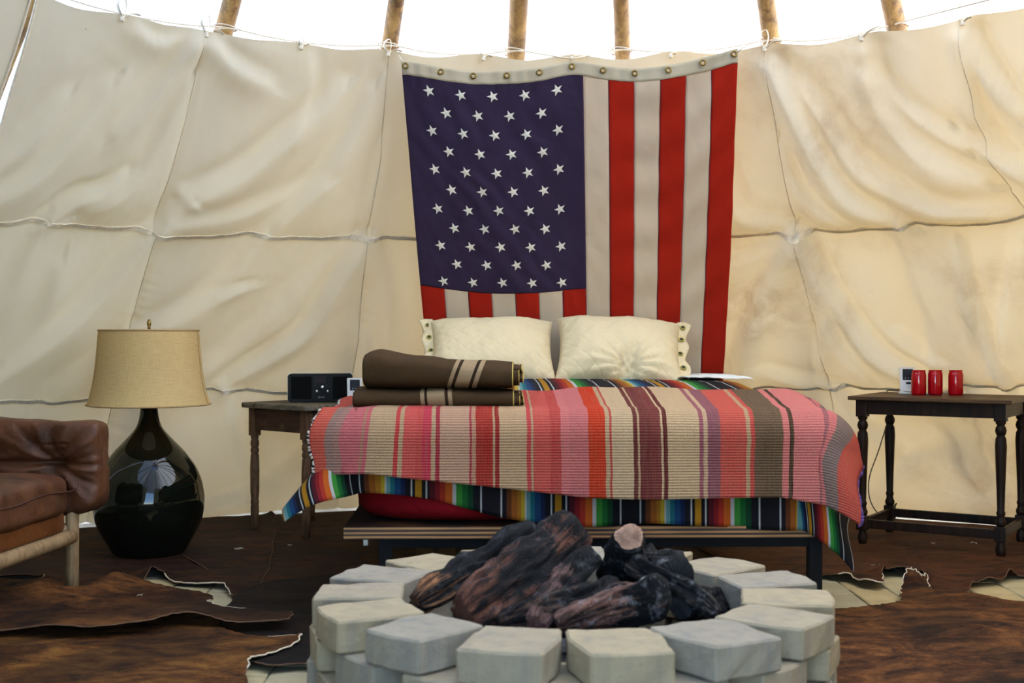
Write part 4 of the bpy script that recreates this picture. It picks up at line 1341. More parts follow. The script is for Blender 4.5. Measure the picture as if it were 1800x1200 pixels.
log('thin grey log sloping down to the ring wall', at(1255, 1085, 3.02), at(1120, 985, 3.22), 0.022, 0.034, log_mat('log_thin', lin(120, 104, 92), 0.10, 0.8, 7.0), CHAR_END, 7.0, 0.0, 0.02)
log('short charred log lying against the inside of the ring wall', at(1268, 1060, 3.42), at(1190, 1062, 3.10), 0.040, 0.042, log_mat('log_short', lin(100, 84, 74), 0.0, 0.3, 8.0), CHAR_END, 8.0, 0.1, 0.01)
log('flat pinkish split log wedged between the leaning log and the ash whitened one', at(935, 1100, 2.93), at(1040, 985, 3.22), 0.036, 0.040, log_mat('log_pink', lin(140, 104, 96), 0.45, 0.3, 9.0), CHAR_END, 9.0, 0.3, 0.02)

# ================================================================== SMALL TABLES
def turned(prof, n=18):
    return lathe(prof, n)
GREYW = wood_mat('weathered_grey_top', lin(64, 58, 48), lin(128, 116, 92), (6, 60, 30), 0.8, 0.6, lin(34, 30, 26), 0.7)
OLDW = wood_mat('worn_brown_wood', lin(58, 38, 26), lin(112, 82, 58), (40, 40, 4), 0.75, 0.4, lin(120, 102, 76), 0.35, 2.0, Specular_IOR_Level=0.15)
OLDW2 = wood_mat('worn_brown_board', lin(50, 33, 24), lin(84, 60, 44), (5, 40, 40), 0.75, 0.4, lin(110, 94, 72), 0.3, 4.0, Specular_IOR_Level=0.15)
# nightstand
nlA = np.array([-0.979, 5.93]); nlB = np.array([-1.278, 6.19])
e1 = (nlB - nlA); NW = float(np.linalg.norm(e1)); e1 /= NW
nrz = math.atan2(-e1[1], -e1[0])              # local -X runs along the visible face
ND, NH = 0.36, 0.640
ns_ = thing('nightstand', 'old worn wooden side table with a chipped grey top and turned legs, beside the bed', 'table', (nlA[0], nlA[1], 0.0), nrz)
outl = [(-NW - 0.05, -0.045), (-NW * 0.5, -0.055), (0.05, -0.05), (0.055, ND * 0.5), (0.05, ND + 0.025), (-NW - 0.05, ND + 0.025), (-NW - 0.055, ND * 0.5)]
n = len(outl)
V = [(x, y, NH - 0.026) for x, y in outl] + [(x, y, NH) for x, y in outl]
Fc = [tuple(reversed(range(n))), tuple(range(n, 2 * n))] + [(i, (i + 1) % n, n + (i + 1) % n, n + i) for i in range(n)]
obj('table_top', bevel_mesh('table_top', V, Fc, GREYW, 0.006, 2, False), ns_)
for (lx, ly) in ((0, 0), (-NW, 0), (0, ND), (-NW, ND)):
    lg = box('leg', (lx - 0.022, lx + 0.022, ly - 0.022, ly + 0.022, NH - 0.165, NH - 0.024), OLDW, ns_, 0.004)
    pr = [(0.019, NH - 0.164), (0.021, NH - 0.175), (0.017, NH - 0.182), (0.021, NH - 0.192), (0.0225, NH - 0.21), (0.017, NH - 0.222), (0.0215, NH - 0.232), (0.0215, NH - 0.245), (0.017, NH - 0.252), (0.021, NH - 0.262), (0.0235, NH - 0.33), (0.0225, 0.20), (0.019, 0.155), (0.0215, 0.150), (0.0215, 0.138), (0.019, 0.133), (0.0215, 0.12), (0.0195, 0.005)]
    V, Fc = turned(pr[::-1], 10)
    part('turned_shaft', V + np.array([lx, ly, 0]), Fc, OLDW, lg)
az0, az1 = NH - 0.135, NH - 0.026
box('apron', (-NW + 0.02, -0.02, -0.012, 0.008, az0, az1), OLDW2, ns_, 0.002)
box('apron', (-NW + 0.02, -0.02, ND - 0.008, ND + 0.012, az0, az1), OLDW2, ns_, 0.002)
box('apron', (-0.008, 0.012, 0.02, ND - 0.02, az0, az1), OLDW2, ns_, 0.002)
box('apron', (-NW - 0.012, -NW + 0.008, 0.02, ND - 0.02, az0, az1), OLDW2, ns_, 0.002)

# candle table
DKW = wood_mat('dark_stained_oak', lin(14, 9, 6), lin(44, 27, 17), (40, 40, 4), 0.45, 0.25, None, 0, 6.0, Specular_IOR_Level=0.14)
DKT = wood_mat('dark_stained_top', lin(40, 26, 16), lin(92, 66, 40), (4, 50, 50), 0.45, 0.2, None, 0, 8.0, Specular_IOR_Level=0.2)
FLc = np.array([1.610, 5.72]); FRc = np.array([2.115, 5.39]); 
x1 = FRc - FLc; TW = float(np.linalg.norm(x1)); x1 /= TW
trz = math.atan2(x1[1], x1[0])
TD, TH = 0.425, 0.694
tb = thing('side_table', 'dark stained wooden side table with turned legs and box stretchers, holding red candles', 'table', (FLc[0], FLc[1], 0), trz)
box('table_top', (-0.055, TW + 0.055, -0.05, TD + 0.05, TH - 0.018, TH), DKT, tb, 0.005, 3)
pr = [(0.011, 0.006), (0.019, 0.02), (0.024, 0.05), (0.016, 0.075), (0.0165, 0.08)]
low_sq = (0.08, 0.145)
shaft = [(0.015, 0.144), (0.021, 0.152), (0.023, 0.165), (0.017, 0.178), (0.0155, 0.19), (0.019, 0.198), (0.019, 0.206), (0.0155, 0.212), (0.018, 0.30), (0.0225, 0.42), (0.025, 0.49), (0.0225, 0.525), (0.016, 0.537), (0.021, 0.546), (0.0245, 0.560), (0.021, 0.574), (0.015, 0.583), (0.021, 0.590), (0.022, 0.597), (0.017, 0.602)]
for lx in (0.0, TW):
    for ly in (0.0, TD):
        lg = box('leg', (lx - 0.025, lx + 0.025, ly - 0.025, ly + 0.025, 0.600, TH - 0.017), DKW, tb, 0.003)
        V, Fc = turned(shaft, 18); part('turned_shaft', V + np.array([lx, ly, 0]), Fc, DKW, lg)
        box('stretcher_block', (lx - 0.0235, lx + 0.0235, ly - 0.0235, ly + 0.0235, *low_sq), DKW, lg, 0.003)
        V, Fc = turned(pr, 18); part('foot', V + np.array([lx, ly, 0]), Fc, DKW, lg)
for ly in (0.0, TD):
    box('apron', (0.02, TW - 0.02, ly - 0.016, ly + 0.010, 0.612, TH - 0.018), DKW, tb, 0.002)
    box('stretcher', (0.02, TW - 0.02, ly - 0.011, ly + 0.011, 0.090, 0.130), DKW, tb, 0.003)
for lx in (0.0, TW):
    box('apron', (lx - 0.010, lx + 0.016, 0.02, TD - 0.02, 0.612, TH - 0.018), DKW, tb, 0.002)
    box('stretcher', (lx - 0.011, lx + 0.011, 0.02, TD - 0.02, 0.090, 0.130), DKW, tb, 0.003)

def red_glass():
    t = NT('red_glass')
    v = t.coord('Object')
    g = t.n('BsdfPrincipled')
    t.put(g.inputs['Base Color'], lin(206, 8, 26)); t.put(g.inputs['Roughness'], 0.08); t.put(g.inputs['Coat Weight'], 0.6); t.put(g.inputs['Coat Roughness'], 0.03)
    tr = t.n('BsdfTranslucent', Color=t.mix(t.noise(v, 8), lin(230, 10, 30), lin(190, 6, 30)))
    return t.done(t.n('MixShader', Fac=0.45, i1=g.outputs[0], i2=tr.outputs[0]))
RGL = red_glass()
WAX = plain('red_wax', lin(150, 16, 24), 0.5)
CR_, CHH = 0.0335, 0.116
cprof = [(0.0275, 0.0), (0.0315, 0.002), (CR_, 0.010), (CR_, 0.092), (0.031, 0.104), (0.0290, 0.109), (0.0305, 0.112), (0.0305, CHH), (0.0275, CHH), (0.0270, 0.106), (0.0295, 0.090), (0.0300, 0.066)]
cand_spots = [(at(1615, 691, 5.82), 'red glass candle jar standing partly in front of the white display unit'), (at(1644, 691, 5.82), 'red glass candle jar standing between the two other candle jars'), (at(1680, 691, 5.80), 'red glass candle jar standing apart at the end of its row')]
for (p, lab) in cand_spots:
    r = thing('candle', lab, 'candle', (p[0], p[1], TH), 0, 'red candle jars on the dark table')
    V, Fc = lathe(cprof, 28, False); Fc = Fc + [tuple(reversed(range(28)))]
    part('glass_jar', V, Fc, RGL, r)
    V, Fc = lathe([(0.0292, 0.010), (0.0294, 0.060), (0.0292, 0.064)], 24)
    wx = part('wax', V, Fc, WAX, r)
    V, Fc = tube([(0, 0, 0.06), (0.001, 0, 0.068), (0.002, 0, 0.074)], 0.0012, 5)
    part('wick', V, Fc, DARKH, wx)

# small display units: one on each table
WPL = plain('white_plastic', lin(206, 204, 200), 0.4, 0.05, 30)
BSC = plain('black_screen', (0.004, 0.004, 0.007), 0.25, 0.1, 10, 0.0, 0.0, Specular_IOR_Level=0.2)
GRD = plain('grey_print', lin(150, 150, 156), 0.5)
INK = plain('dark_print', lin(52, 50, 54), 0.6)
def unit(label, loc, rz, group=None):
    r = thing('display_unit', label, 'monitor', loc, rz, group)
    # body leans back on a wider foot
    V = [(-0.034, -0.012, 0.016), (0.034, -0.012, 0.016), (0.030, 0.030, 0.016), (-0.030, 0.030, 0.016), (-0.037, 0.006, 0.126), (0.037, 0.006, 0.126), (0.033, 0.034, 0.126), (-0.033, 0.034, 0.126)]
    bd = obj('housing', bevel_mesh('housing', V, BOXF, WPL, 0.004, 2, False), r)
    def face(x0, x1, z0, z1, o=0.0012):
        f = lambda z: -0.012 + (z - 0.016) / 0.110 * 0.018 - o
        return [(x0, f(z0), z0), (x1, f(z0), z0), (x1, f(z0) + 0.003, z0), (x0, f(z0) + 0.003, z0), (x0, f(z1), z1), (x1, f(z1), z1), (x1, f(z1) + 0.003, z1), (x0, f(z1) + 0.003, z1)]
    sc = obj('screen', bevel_mesh('screen', face(-0.022, 0.026, 0.066, 0.118), BOXF, BSC, 0.001, 1, False), r)
    for x in (-0.010, 0.003, 0.014):
        obj('indicator', bevel_mesh('indicator', face(x, x + 0.004, 0.074, 0.078, 0.0016), BOXF, GRD, 0, 1, False), sc)
    V, Fc = puff(0.0125, 0.004, 0.0055, 8, 2.5)
    part('button', V + np.array([0.004, -0.0068, 0.052]), Fc, BSC, r)
    V, Fc = lathe([(0.040, 0.0), (0.041, 0.004), (0.038, 0.012), (0.030, 0.022), (0.012, 0.026)], 28)
    V[:, 1] = V[:, 1] * 0.75 + 0.006
    ft = part('foot', V, Fc, WPL, r)
    pts = [(-0.020 + 0.040 * k / 24, -0.0262 + 0.0012 * abs(k - 12) / 12 + 0.003 * (k > 40), 0.0125 + 0.0035 * math.sin(k * 1.3) * (1 - 0.4 * k / 24)) for k in range(25)]
    V, Fc = tube(np.array(pts), 0.0009, 4)
    part('script_mark', V, Fc, INK, ft)
    return r
u2 = at(1595, 688, 5.92)
unit('white display unit standing behind the red candles on the dark table', (u2[0], u2[1], TH), -0.20)
u1 = at(623, 703, 6.02)
unit('white display unit standing between the radio and the folded blankets', (u1[0], u1[1], NH), 0.10)
# lighter or clip beside the candles
lt = thing('lighter', 'small white and metal lighter lying in front of the candles', 'lighter', (*(at(1634, 694, 5.84)[:2]), TH), -0.6)
V, Fc = puff(0.026, 0.008, 0.005, 10, 4); part('lighter_body', V + np.array([0, 0, 0.005]), Fc, WPL, lt)
box('lighter_cap', (0.022, 0.038, -0.007, 0.007, 0.001, 0.010), plain('lighter_metal', (0.45, 0.45, 0.46), 0.3, 0.1, 30, 0, 1.0), lt, 0.001)
mb = thing('matchbook', 'flat dark matchbook lying under the first candle jar', 'matchbook', (*(at(1616, 694, 5.88)[:2]), TH), -0.5)
# cables
CBL = plain('black_cable', (0.012, 0.011, 0.010), 0.5)
p0 = at(1583, 690, 6.10); 
cp = [(u2[0] - 0.03, u2[1] + 0.03, TH + 0.02), (u2[0] - 0.05, u2[1] + 0.16, TH + 0.004), at(1572, 712, 6.18), at(1562, 735, 6.20), at(1545, 790, 6.22), at(1528, 840, 6.24), at(1530, 880, 6.22), at(1550, 905, 6.20), at(1576, 884, 6.22), at(1562, 905, 6.2), at(1545, 925, 6.18)]
V, Fc = tube(spline(np.array(cp), 8), 0.0028, 6)
cb = obj('power_cable', mesh('power_cable', V - np.array([u2[0], u2[1], TH]), Fc, CBL), None, (u2[0], u2[1], TH))
tag(cb, 'thin black power cable hanging down behind the dark side table', 'cable')

# ---- radio
RBK = plain('black_plastic', (0.004, 0.004, 0.004), 0.45, 0.2, 30, 0.0, 0.0, Specular_IOR_Level=0.15)
RGR = plain('black_grille_cloth', (0.004, 0.004, 0.004), 0.9, 0.3, 200, 0.3, 0.0, Specular_IOR_Level=0.1)
SIL = plain('silver_trim', (0.62, 0.62, 0.62), 0.3, 0.1, 30, 0.0, 1.0)
pr_ = at(563, 706, 6.18)
rd = thing('radio', 'black table radio with three silver knobs on the nightstand', 'radio', (pr_[0], pr_[1], NH), 9 * D2R)
RWd, RH, RD = 0.160, 0.143, 0.17
def rrect(w, h, rad, z0, n=6):
    P = []
    for cx, cz, a0 in ((w - rad, z0 + h - rad, 0), (-w + rad, z0 + h - rad, 90), (-w + rad, z0 + rad, 180), (w - rad, z0 + rad, 270)):
        for k in range(n + 1):
            a = (a0 + 90 * k / n) * D2R
            P.append((cx + rad * math.cos(a), cz + rad * math.sin(a)))
    return P
def loft(sections):
    V, m = [], len(sections[0][1])
    for y, P in sections:
        V += [(x, y, z) for x, z in P]
    k = len(sections)
    return np.array(V), gridf(m, k, True) + [tuple(reversed(range(m))), tuple((k - 1) * m + i for i in range(m))]
V, Fc = loft([(-0.010, rrect(RWd - 0.003, RH - 0.006, 0.016, 0.004)), (0.0, rrect(RWd, RH, 0.018, 0.001)), (0.012, rrect(RWd, RH, 0.018, 0.001))])
part('front_panel', V, Fc, RBK, rd, False)
V, Fc = loft([(0.012, rrect(RWd + 0.001, RH + 0.001, 0.018, 0.0005)), (0.0145, rrect(RWd + 0.001, RH + 0.001, 0.018, 0.0005))])
part('trim', V, Fc, SIL, rd, False)
V, Fc = loft([(0.0145, rrect(RWd - 0.001, RH - 0.002, 0.018, 0.002)), (0.06, rrect(RWd - 0.008, RH - 0.012, 0.018, 0.004)), (RD, rrect(RWd - 0.035, RH - 0.045, 0.018, 0.016))])
part('cabinet', V, Fc, RBK, rd, False)
box('speaker_grille', (-0.142, -0.042, -0.0125, -0.009, 0.018, 0.128), RGR, rd, 0.001)
box('speaker_grille', (0.062, 0.142, -0.0125, -0.009, 0.018, 0.128), RGR, rd, 0.001)
dp = box('display', (-0.030, 0.026, -0.0125, -0.009, 0.094, 0.128), plain('dim_display', (0.016, 0.009, 0.009), 0.4, 0.1, 20, 0.0, 0.0, Specular_IOR_Level=0.15), rd, 0.001)
for (x, z, r_) in ((0.010, 0.076, 0.0085), (-0.017, 0.056, 0.006), (0.036, 0.056, 0.006)):
    V, Fc = lathe([(r_ * 1.5, 0.0), (r_ * 1.5, 0.002)], 20)
    kb = part('knob', np.stack([V[:, 0] + x, -V[:, 2] - 0.0102, V[:, 1] + z], axis=1), Fc, RBK, rd, False)
    V, Fc = lathe([(r_, 0.002), (r_, 0.012), (r_ * 0.85, 0.014), (r_ * 0.3, 0.0145)], 20)
    part('knob_cap', np.stack([V[:, 0] + x, -V[:, 2] - 0.0102, V[:, 1] + z], axis=1), Fc, SIL, kb)
aa = np.linspace(0, 2 * math.pi, 17)[:-1]
V, Fc = tube(np.stack([-0.006 + 0.004 * np.cos(aa), np.full(16, -0.0106), 0.026 + 0.004 * np.sin(aa)], axis=1), 0.0009, 4, True)
part('logo_mark', V, Fc, GRD, rd)
for k in range(7):
    box('logo_mark', (0.0005 + 0.0032 * k, 0.0027 + 0.0032 * k, -0.0108, -0.0098, 0.0245, 0.0275 + 0.0012 * (k % 2)), GRD, rd, 0)
for x in (-0.024, 0.030):
    box('tick_mark', (x - 0.004, x + 0.004, -0.0108, -0.0098, 0.084, 0.0846), GRD, rd, 0)

# finish the matchbook
box('cover', (-0.022, 0.022, -0.02, 0.02, 0.0005, 0.004), plain('dark_card', lin(52, 30, 26), 0.7), mb, 0.0005)
box('match_strip', (-0.022, 0.022, -0.0215, -0.0195, 0.0005, 0.0045), plain('pale_card', lin(190, 184, 172), 0.8), mb, 0)

# ================================================================== LAMP
lx, ly = (262 - 900) / F * 5.5, 5.5
lamp = thing('demijohn_lamp', 'big dark glass bottle lamp with a tan burlap bell shade', 'lamp', (lx, ly, 0.012))
t = NT('dark_bottle_glass')
GLS = t.principled(t.mix(t.noise(t.coord(), 5), (0.002, 0.003, 0.002), (0.006, 0.007, 0.004)), 0.03, None, Specular_IOR_Level=0.42)
bp = [(0.120, 0.0), (0.155, 0.006), (0.178, 0.046), (0.205, 0.092), (0.225, 0.138), (0.2365, 0.190), (0.2395, 0.235), (0.237, 0.265), (0.226, 0.320), (0.203, 0.375), (0.175, 0.418), (0.146, 0.455), (0.114, 0.488), (0.082, 0.522), (0.058, 0.552), (0.046, 0.582), (0.040, 0.612), (0.037, 0.640), (0.0365, 0.646), (0.041, 0.649), (0.0415, 0.664), (0.037, 0.668), (0.034, 0.668)]
bs = spline(np.array([(r, 0, z) for r, z in bp]), 3)
V, Fc = lathe([(max(p[0], 0.01), p[2]) for p in bs], 64)
part('bottle', V, Fc, GLS, lamp)
t = NT('burlap_shade')
v_ = t.coord('UV', scale=(1, 1, 1))
w1 = t.noise(t.coord('UV', scale=(30, 420, 1)), 1.0, 3); w2 = t.noise(t.coord('UV', scale=(700, 25, 1)), 1.0, 3)
wv = t.math('ADD', t.math('MULTIPLY', w1, 0.5), t.math('MULTIPLY', w2, 0.5))
c_ = t.ramp(wv, [(0.30, lin(194, 162, 106)), (0.66, lin(220, 191, 136))])
nm = t.bump(wv, 0.12, 0.002)
BURL = t.done(t.n('MixShader', Fac=0.22, i1=t.n('BsdfDiffuse', Color=c_, Normal=nm).outputs[0], i2=t.n('BsdfTranslucent', Color=c_, Normal=nm).outputs[0]))
sp = [(0.264, 0.654), (0.2525, 0.690), (0.243, 0.730), (0.234, 0.780), (0.2265, 0.840), (0.221, 0.900), (0.217, 0.950), (0.214, 0.983)]
nS, mS = 72, 30
ss = spline(np.array([(r, 0, z) for r, z in sp]), 5)
V, UVs = [], []
for j, p in enumerate(ss):
    for i in range(nS + 1):
        a_ = 2 * math.pi * i / nS
        V.append((p[0] * math.cos(a_), p[0] * math.sin(a_), p[2])); UVs.append((i / nS, j / len(ss) * 0.25))
so_ = part('lamp_shade', V, gridf(nS + 1, len(ss)), BURL, lamp, True, UVs)
so_.modifiers.new('shade_thickness', 'SOLIDIFY').thickness = 0.002
TRIM = plain('burlap_trim', lin(170, 140, 92), 0.9, 0.15, 80, 0.3)
for r_, z_ in ((0.2645, 0.656), (0.2145, 0.982)):
    aa = np.linspace(0, 2 * math.pi, 73)[:-1]
    V, Fc = tube(np.stack([r_ * np.cos(aa), r_ * np.sin(aa), np.full(72, z_)], axis=1), 0.004, 6, True)
    part('shade_rim', V, Fc, TRIM, so_)
sa = 213 * D2R
V, Fc = tube(np.array([(p[0] * math.cos(sa) * 1.004, p[0] * math.sin(sa) * 1.004, p[2]) for p in ss]), 0.0015, 5)
part('shade_seam', V, Fc, TRIM, so_)
V, Fc = tube([(0, 0, 0.66), (0, 0, 0.985)], 0.006, 8); part('stem', V, Fc, BRASS, lamp)
V, Fc = tube([(-0.212, 0, 0.978), (0, 0, 0.975), (0.212, 0, 0.978)], 0.0025, 6); part('shade_spider', V, Fc, BRASS, lamp)
V, Fc = lathe([(0.004, 0.985), (0.0085, 0.990), (0.0055, 0.998), (0.0095, 1.008), (0.0085, 1.022), (0.003, 1.031)], 14)
part('finial', V, Fc, plain('brass_finial', lin(150, 124, 70), 0.3, 0.1, 30, 0, 1.0), lamp)

# ================================================================== ARMCHAIR
def leather(name, c1, c2, seed, quilt=False):
    t = NT(name)
    v = t.coord('Object', loc=(seed, 0, 0))
    a = t.noise(v, 5, 5, 0.6, 0.4); b = t.n('TexVoronoi', Vector=t.coord('Object', scale=(160, 160, 160)), _feature='DISTANCE_TO_EDGE').outputs[0]
    c = t.ramp(a, [(0.3, c1), (0.7, c2)])
    nrm = t.bump(t.n('MapRange', Value=b, i1=0.0, i2=0.25).outputs[0], 0.12, 0.002, t.bump(t.noise(v, 16, 4, 0.55, 1.4), 0.30, 0.015))
    return t.principled(c, t.n('MapRange', Value=t.noise(v, 11, 4), i3=0.36, i4=0.62).outputs[0], nrm, Specular_IOR_Level=0.32)
LEA = leather('brown_leather', lin(48, 26, 15), lin(104, 63, 38), 0.0)
LEB = leather('tan_leather_sling', lin(84, 42, 15), lin(122, 68, 27), 3.0)
BIR = wood_mat('pale_birch', lin(120, 92, 60), lin(172, 142, 100), (40, 40, 5), 0.6, 0.15, lin(96, 66, 38), 0.5, 9.0)
PIPE = plain('leather_piping', lin(60, 28, 18), 0.5)
ch = thing('armchair', 'brown tufted leather armchair on a pale round wooden frame', 'armchair', (-1.655, 4.69, 0.012), -6.4 * D2R)
CWD, CDP = 0.84, 0.62
for (x, y) in ((0, 0), (0, -CWD), (-CDP, 0), (-CDP, -CWD)):
    V, Fc = lathe([(0.021, 0.0), (0.0235, 0.004), (0.0245, 0.30), (0.022, 0.312)], 18)
    part('leg', V + np.array([x, y, 0]), Fc, BIR, ch)
for a_, b_ in (((0, -0.01, 0.205), (0, -CWD + 0.01, 0.205)), ((-CDP, -0.01, 0.205), (-CDP, -CWD + 0.01, 0.205)), ((-0.01, 0, 0.225), (-CDP + 0.01, 0, 0.225)), ((-0.01, -CWD, 0.225), (-CDP + 0.01, -CWD, 0.225))):
    V, Fc = tube(np.linspace(a_, b_, 8), 0.0285, 16)
    part('rail', V, Fc, BIR, ch)
# leather sling over the front rail
V, Fc = puff(0.30, CWD / 2 - 0.012, 0.042, 18, 8)
part('seat_sling', V + np.array([-0.285, -CWD / 2, 0.268]), Fc, LEB, ch)
V, Fc = puff(0.345, CWD / 2 - 0.008, 0.082, 30, 5.5)
V[:, 2] += np.where(V[:, 2] > 0, 0.022 * (1 - (V[:, 1] / 0.42) ** 2).clip(0) - 0.008, 0) + 0.004 * wob(V[:, 0], V[:, 1], 71, 3, 3.0)
V[:, 0] += 0.006 * wob(V[:, 1], V[:, 2], 72, 3, 4.0)
sc_ = part('seat_cushion', V + np.array([-0.300, -CWD / 2 - 0.0, 0.372]), Fc, LEA, ch)
yy = np.linspace(-CWD / 2 + 0.035, CWD / 2 - 0.035, 40)
pp = np.stack([np.full(40, 0.047) - 0.02 * (np.abs(yy) / 0.40) ** 8, yy - CWD / 2, 0.392 + 0.006 * np.sin(yy * 14)], axis=1)
V, Fc = tube(pp, 0.0035, 6); part('piping', V, Fc, PIPE, sc_)
def tufted(sx, sy, sz, tufts, face, seed):
    V, Fc = puff(sx, sy, sz, 46, 6.0)
    n_ = V.copy()
    for (a_, b_) in tufts:                 # buttons in the plane across the cushion
        if face == 'y':
            p, q, s = V[:, 0] - a_, V[:, 2] - b_, V[:, 1]
        else:
            p, q, s = V[:, 1] - a_, V[:, 2] - b_, V[:, 0]
        rr_ = np.hypot(p, q); an = np.arctan2(q, p)
        dent = 0.065 * np.exp(-(rr_ / 0.055) ** 1.1) + 0.030 * np.exp(-rr_ / 0.11) * np.sin(an * 9 + seed) ** 3 * smooth(0.01, 0.04, rr_) + 0.028 * np.exp(-(q / 0.012) ** 2) * np.exp(-np.abs(p) / 0.20)
        front = np.where(np.abs(s) > 0.02, np.sign(s), 0)
        if face == 'y': n_[:, 1] -= dent * front
        else: n_[:, 0] -= dent * front
    n_ += np.stack([0.004 * wob(V[:, 1], V[:, 2], seed, 3, 4), 0.005 * wob(V[:, 0], V[:, 2], seed + 1, 3, 4), 0.006 * wob(V[:, 0], V[:, 1], seed + 2, 3, 3)], axis=1)
    return n_, Fc
for yc in (0.045, -CWD - 0.045):
    V, Fc = tufted(0.40, 0.085, 0.185, [(0.235, 0.012), (-0.13, 0.012)], 'y', 81)
    # knotted upper corner
    cr = np.exp(-(((V[:, 0] - 0.38) / 0.05) ** 2 + ((V[:, 2] - 0.17) / 0.045) ** 2))
    V[:, 0] += 0.020 * cr; V[:, 2] += 0.012 * cr - 0.010 * np.exp(-((V[:, 0] - 0.22) / 0.10) ** 2) * (V[:, 2] > 0.1) + 0.02 * smooth(0.1, -0.3, V[:, 0]) * (V[:, 2] > 0)
    ar = part('arm_cushion', V + np.array([-0.295, yc, 0.460]), Fc, LEA, ch)
    top_l = np.stack([np.linspace(0.36, -0.36, 30) - 0.295, np.full(30, yc - (0.03 if yc > -0.3 else -0.03)), 0.460 + 0.186 + 0.0 * np.linspace(0, 1, 30)], axis=1)
    for k in range(4):
        pass
V, Fc = tufted(0.085, CWD / 2 - 0.01, 0.26, [(0.2, 0.0), (-0.2, 0.0)], 'x', 84)
part('back_cushion', V + np.array([-CDP - 0.02, -CWD / 2, 0.60]), Fc, LEA, ch)

# ================================================================== COWHIDES
def hide_mat(name, dark, mid, light, seed, ang=0.0, black=0.5):
    t = NT(name)
    v = t.coord('Object', scale=(1.7, 3.0, 1.2), loc=(seed, seed * 0.7, 0), rot=(0, 0, ang))
    a = t.noise(v, 2.2, 6, 0.62, 1.6)
    b = t.noise(v, 10.0, 6, 0.75, 1.2)
    hair = t.noise(t.coord('Object', scale=(26, 62, 20), rot=(0, 0, ang)), 4.0, 5, 0.8, 1.5)
    mixv = t.math('ADD', t.math('MULTIPLY', a, 0.42), t.math('ADD', t.math('MULTIPLY', b, 0.26), t.math('MULTIPLY', hair, 0.32)))
    c = t.ramp(mixv, [(0.41, dark), (0.49, mid), (0.55, tuple(0.5 * (p + q) for p, q in zip(mid, light))), (0.62, light)])
    patch = t.n('MapRange', Value=t.noise(t.coord('Object', loc=(seed * 2, 1, 0)), 1.6, 3, 0.5, 0.5), i1=0.52, i2=0.64).outputs[0]
    c = t.mix(t.math('MULTIPLY', patch, black), c, dark)
    nrm = t.bump(hair, 1.0, 0.008, t.bump(b, 0.6, 0.03))
    return t.principled(t.mix(1.0, c, (0.85, 0.80, 0.74), 'MULTIPLY'), 0.7, nrm, Specular_IOR_Level=0.18)
RAW = plain('hide_cut_edge', lin(196, 178, 150), 0.85, 0.2, 60, 0.2)
RAWD = plain('hide_cut_edge_brown', lin(96, 66, 42), 0.85, 0.3, 60, 0.2)
def hide(label, pix, z0, mat, lifts=(), step=0.05, seed=0, pale=(), wave=0.006, rz=0.0):
    """a hide: outline given in pixels on the floor; LIFTS = (px, py, radius, height) raise its edge; PALE = stretches of outline with a whitish rim"""
    raw = np.array([floor_at(*p) for p in pix])
    rel = raw - np.array([AX, AY]); rl = np.linalg.norm(rel, axis=1)
    raw = np.array([AX, AY]) + rel * np.minimum(1, 3.72 / rl)[:, None]            # no hide runs on past the liner
    closed = np.vstack([raw, raw[:1]])
    S = spline(closed, 6)[:-1]
    k = np.arange(len(S))
    S = S + 0.004 * np.stack([np.sin(k * 1.7 + seed), np.cos(k * 2.3 + seed)], axis=1)
    P2, T, orig = poly_fill(S, step)
    ctr = S.mean(axis=0)
    L = [(floor_at(a, b), r, h) for a, b, r, h in lifts]
    def zf(Q):
        z = z0 + wave * (wob(Q[:, 0], Q[:, 1], seed, 3, 0.8) + 0.6) + 0.5 * wave * (wob(Q[:, 0], Q[:, 1], seed + 9, 3, 3.5) + 0.6)
        for c, r, h in L:
            z = z + h * np.exp(-((np.hypot(Q[:, 0] - c[0], Q[:, 1] - c[1])) / r) ** 2)
        return z
    root = thing('cowhide_rug', label, 'cowhide', (ctr[0], ctr[1], 0.0), 0.0, 'cowhides on the floor')
    off = np.array([ctr[0], ctr[1], 0])
    V = np.column_stack([P2, zf(P2)])
    T = [f if np.cross(P2[f[1]] - P2[f[0]], P2[f[2]] - P2[f[0]]) > 0 else tuple(reversed(f)) for f in T]
    o = part('pelt', V, T, mat, root, True, None, off)
    md = o.modifiers.new('hide_thickness', 'SOLIDIFY'); md.thickness = 0.004; md.offset = -1
    # cut rim
    runs = [(0, len(S), RAWD)]
    for a, b in pale:
        runs.append((a * 6, b * 6, RAW))
    for i0, i1, m in runs:
        idx = [i % len(S) for i in range(i0, i1)]
        Q = S[idx]
        E = np.column_stack([Q, zf(Q) - 0.0022])
        Vr, Fr = tube(E, 0.0030 if m is RAW else 0.0022, 5, i0 == 0 and i1 == len(S))
        part('cut_edge', Vr, Fr, m, root, True, None, off)
    return root
DKB = hide_mat('hide_dark_brown', lin(22, 12, 8), lin(58, 32, 18), lin(96, 58, 30), 1.0, 0.2, 0.5)
RDB = hide_mat('hide_red_brown', lin(40, 20, 10), lin(92, 50, 26), lin(128, 76, 42), 2.0, 0.1, 0.3)
BRN = hide_mat('hide_brindle', lin(26, 14, 8), lin(96, 54, 24), lin(170, 112, 56), 3.0, 0.15, 0.75)
GLD = hide_mat('hide_golden', lin(34, 18, 8), lin(120, 72, 28), lin(190, 134, 64), 4.0, 0.0, 0.55)
BRS = hide_mat('hide_shaggy', lin(24, 13, 8), lin(92, 50, 22), lin(176, 116, 60), 7.0, 1.15, 0.8)
BLK_H = hide_mat('hide_black', lin(10, 8, 7), lin(24, 16, 12), lin(52, 32, 20), 5.0, 0.3, 0.6)
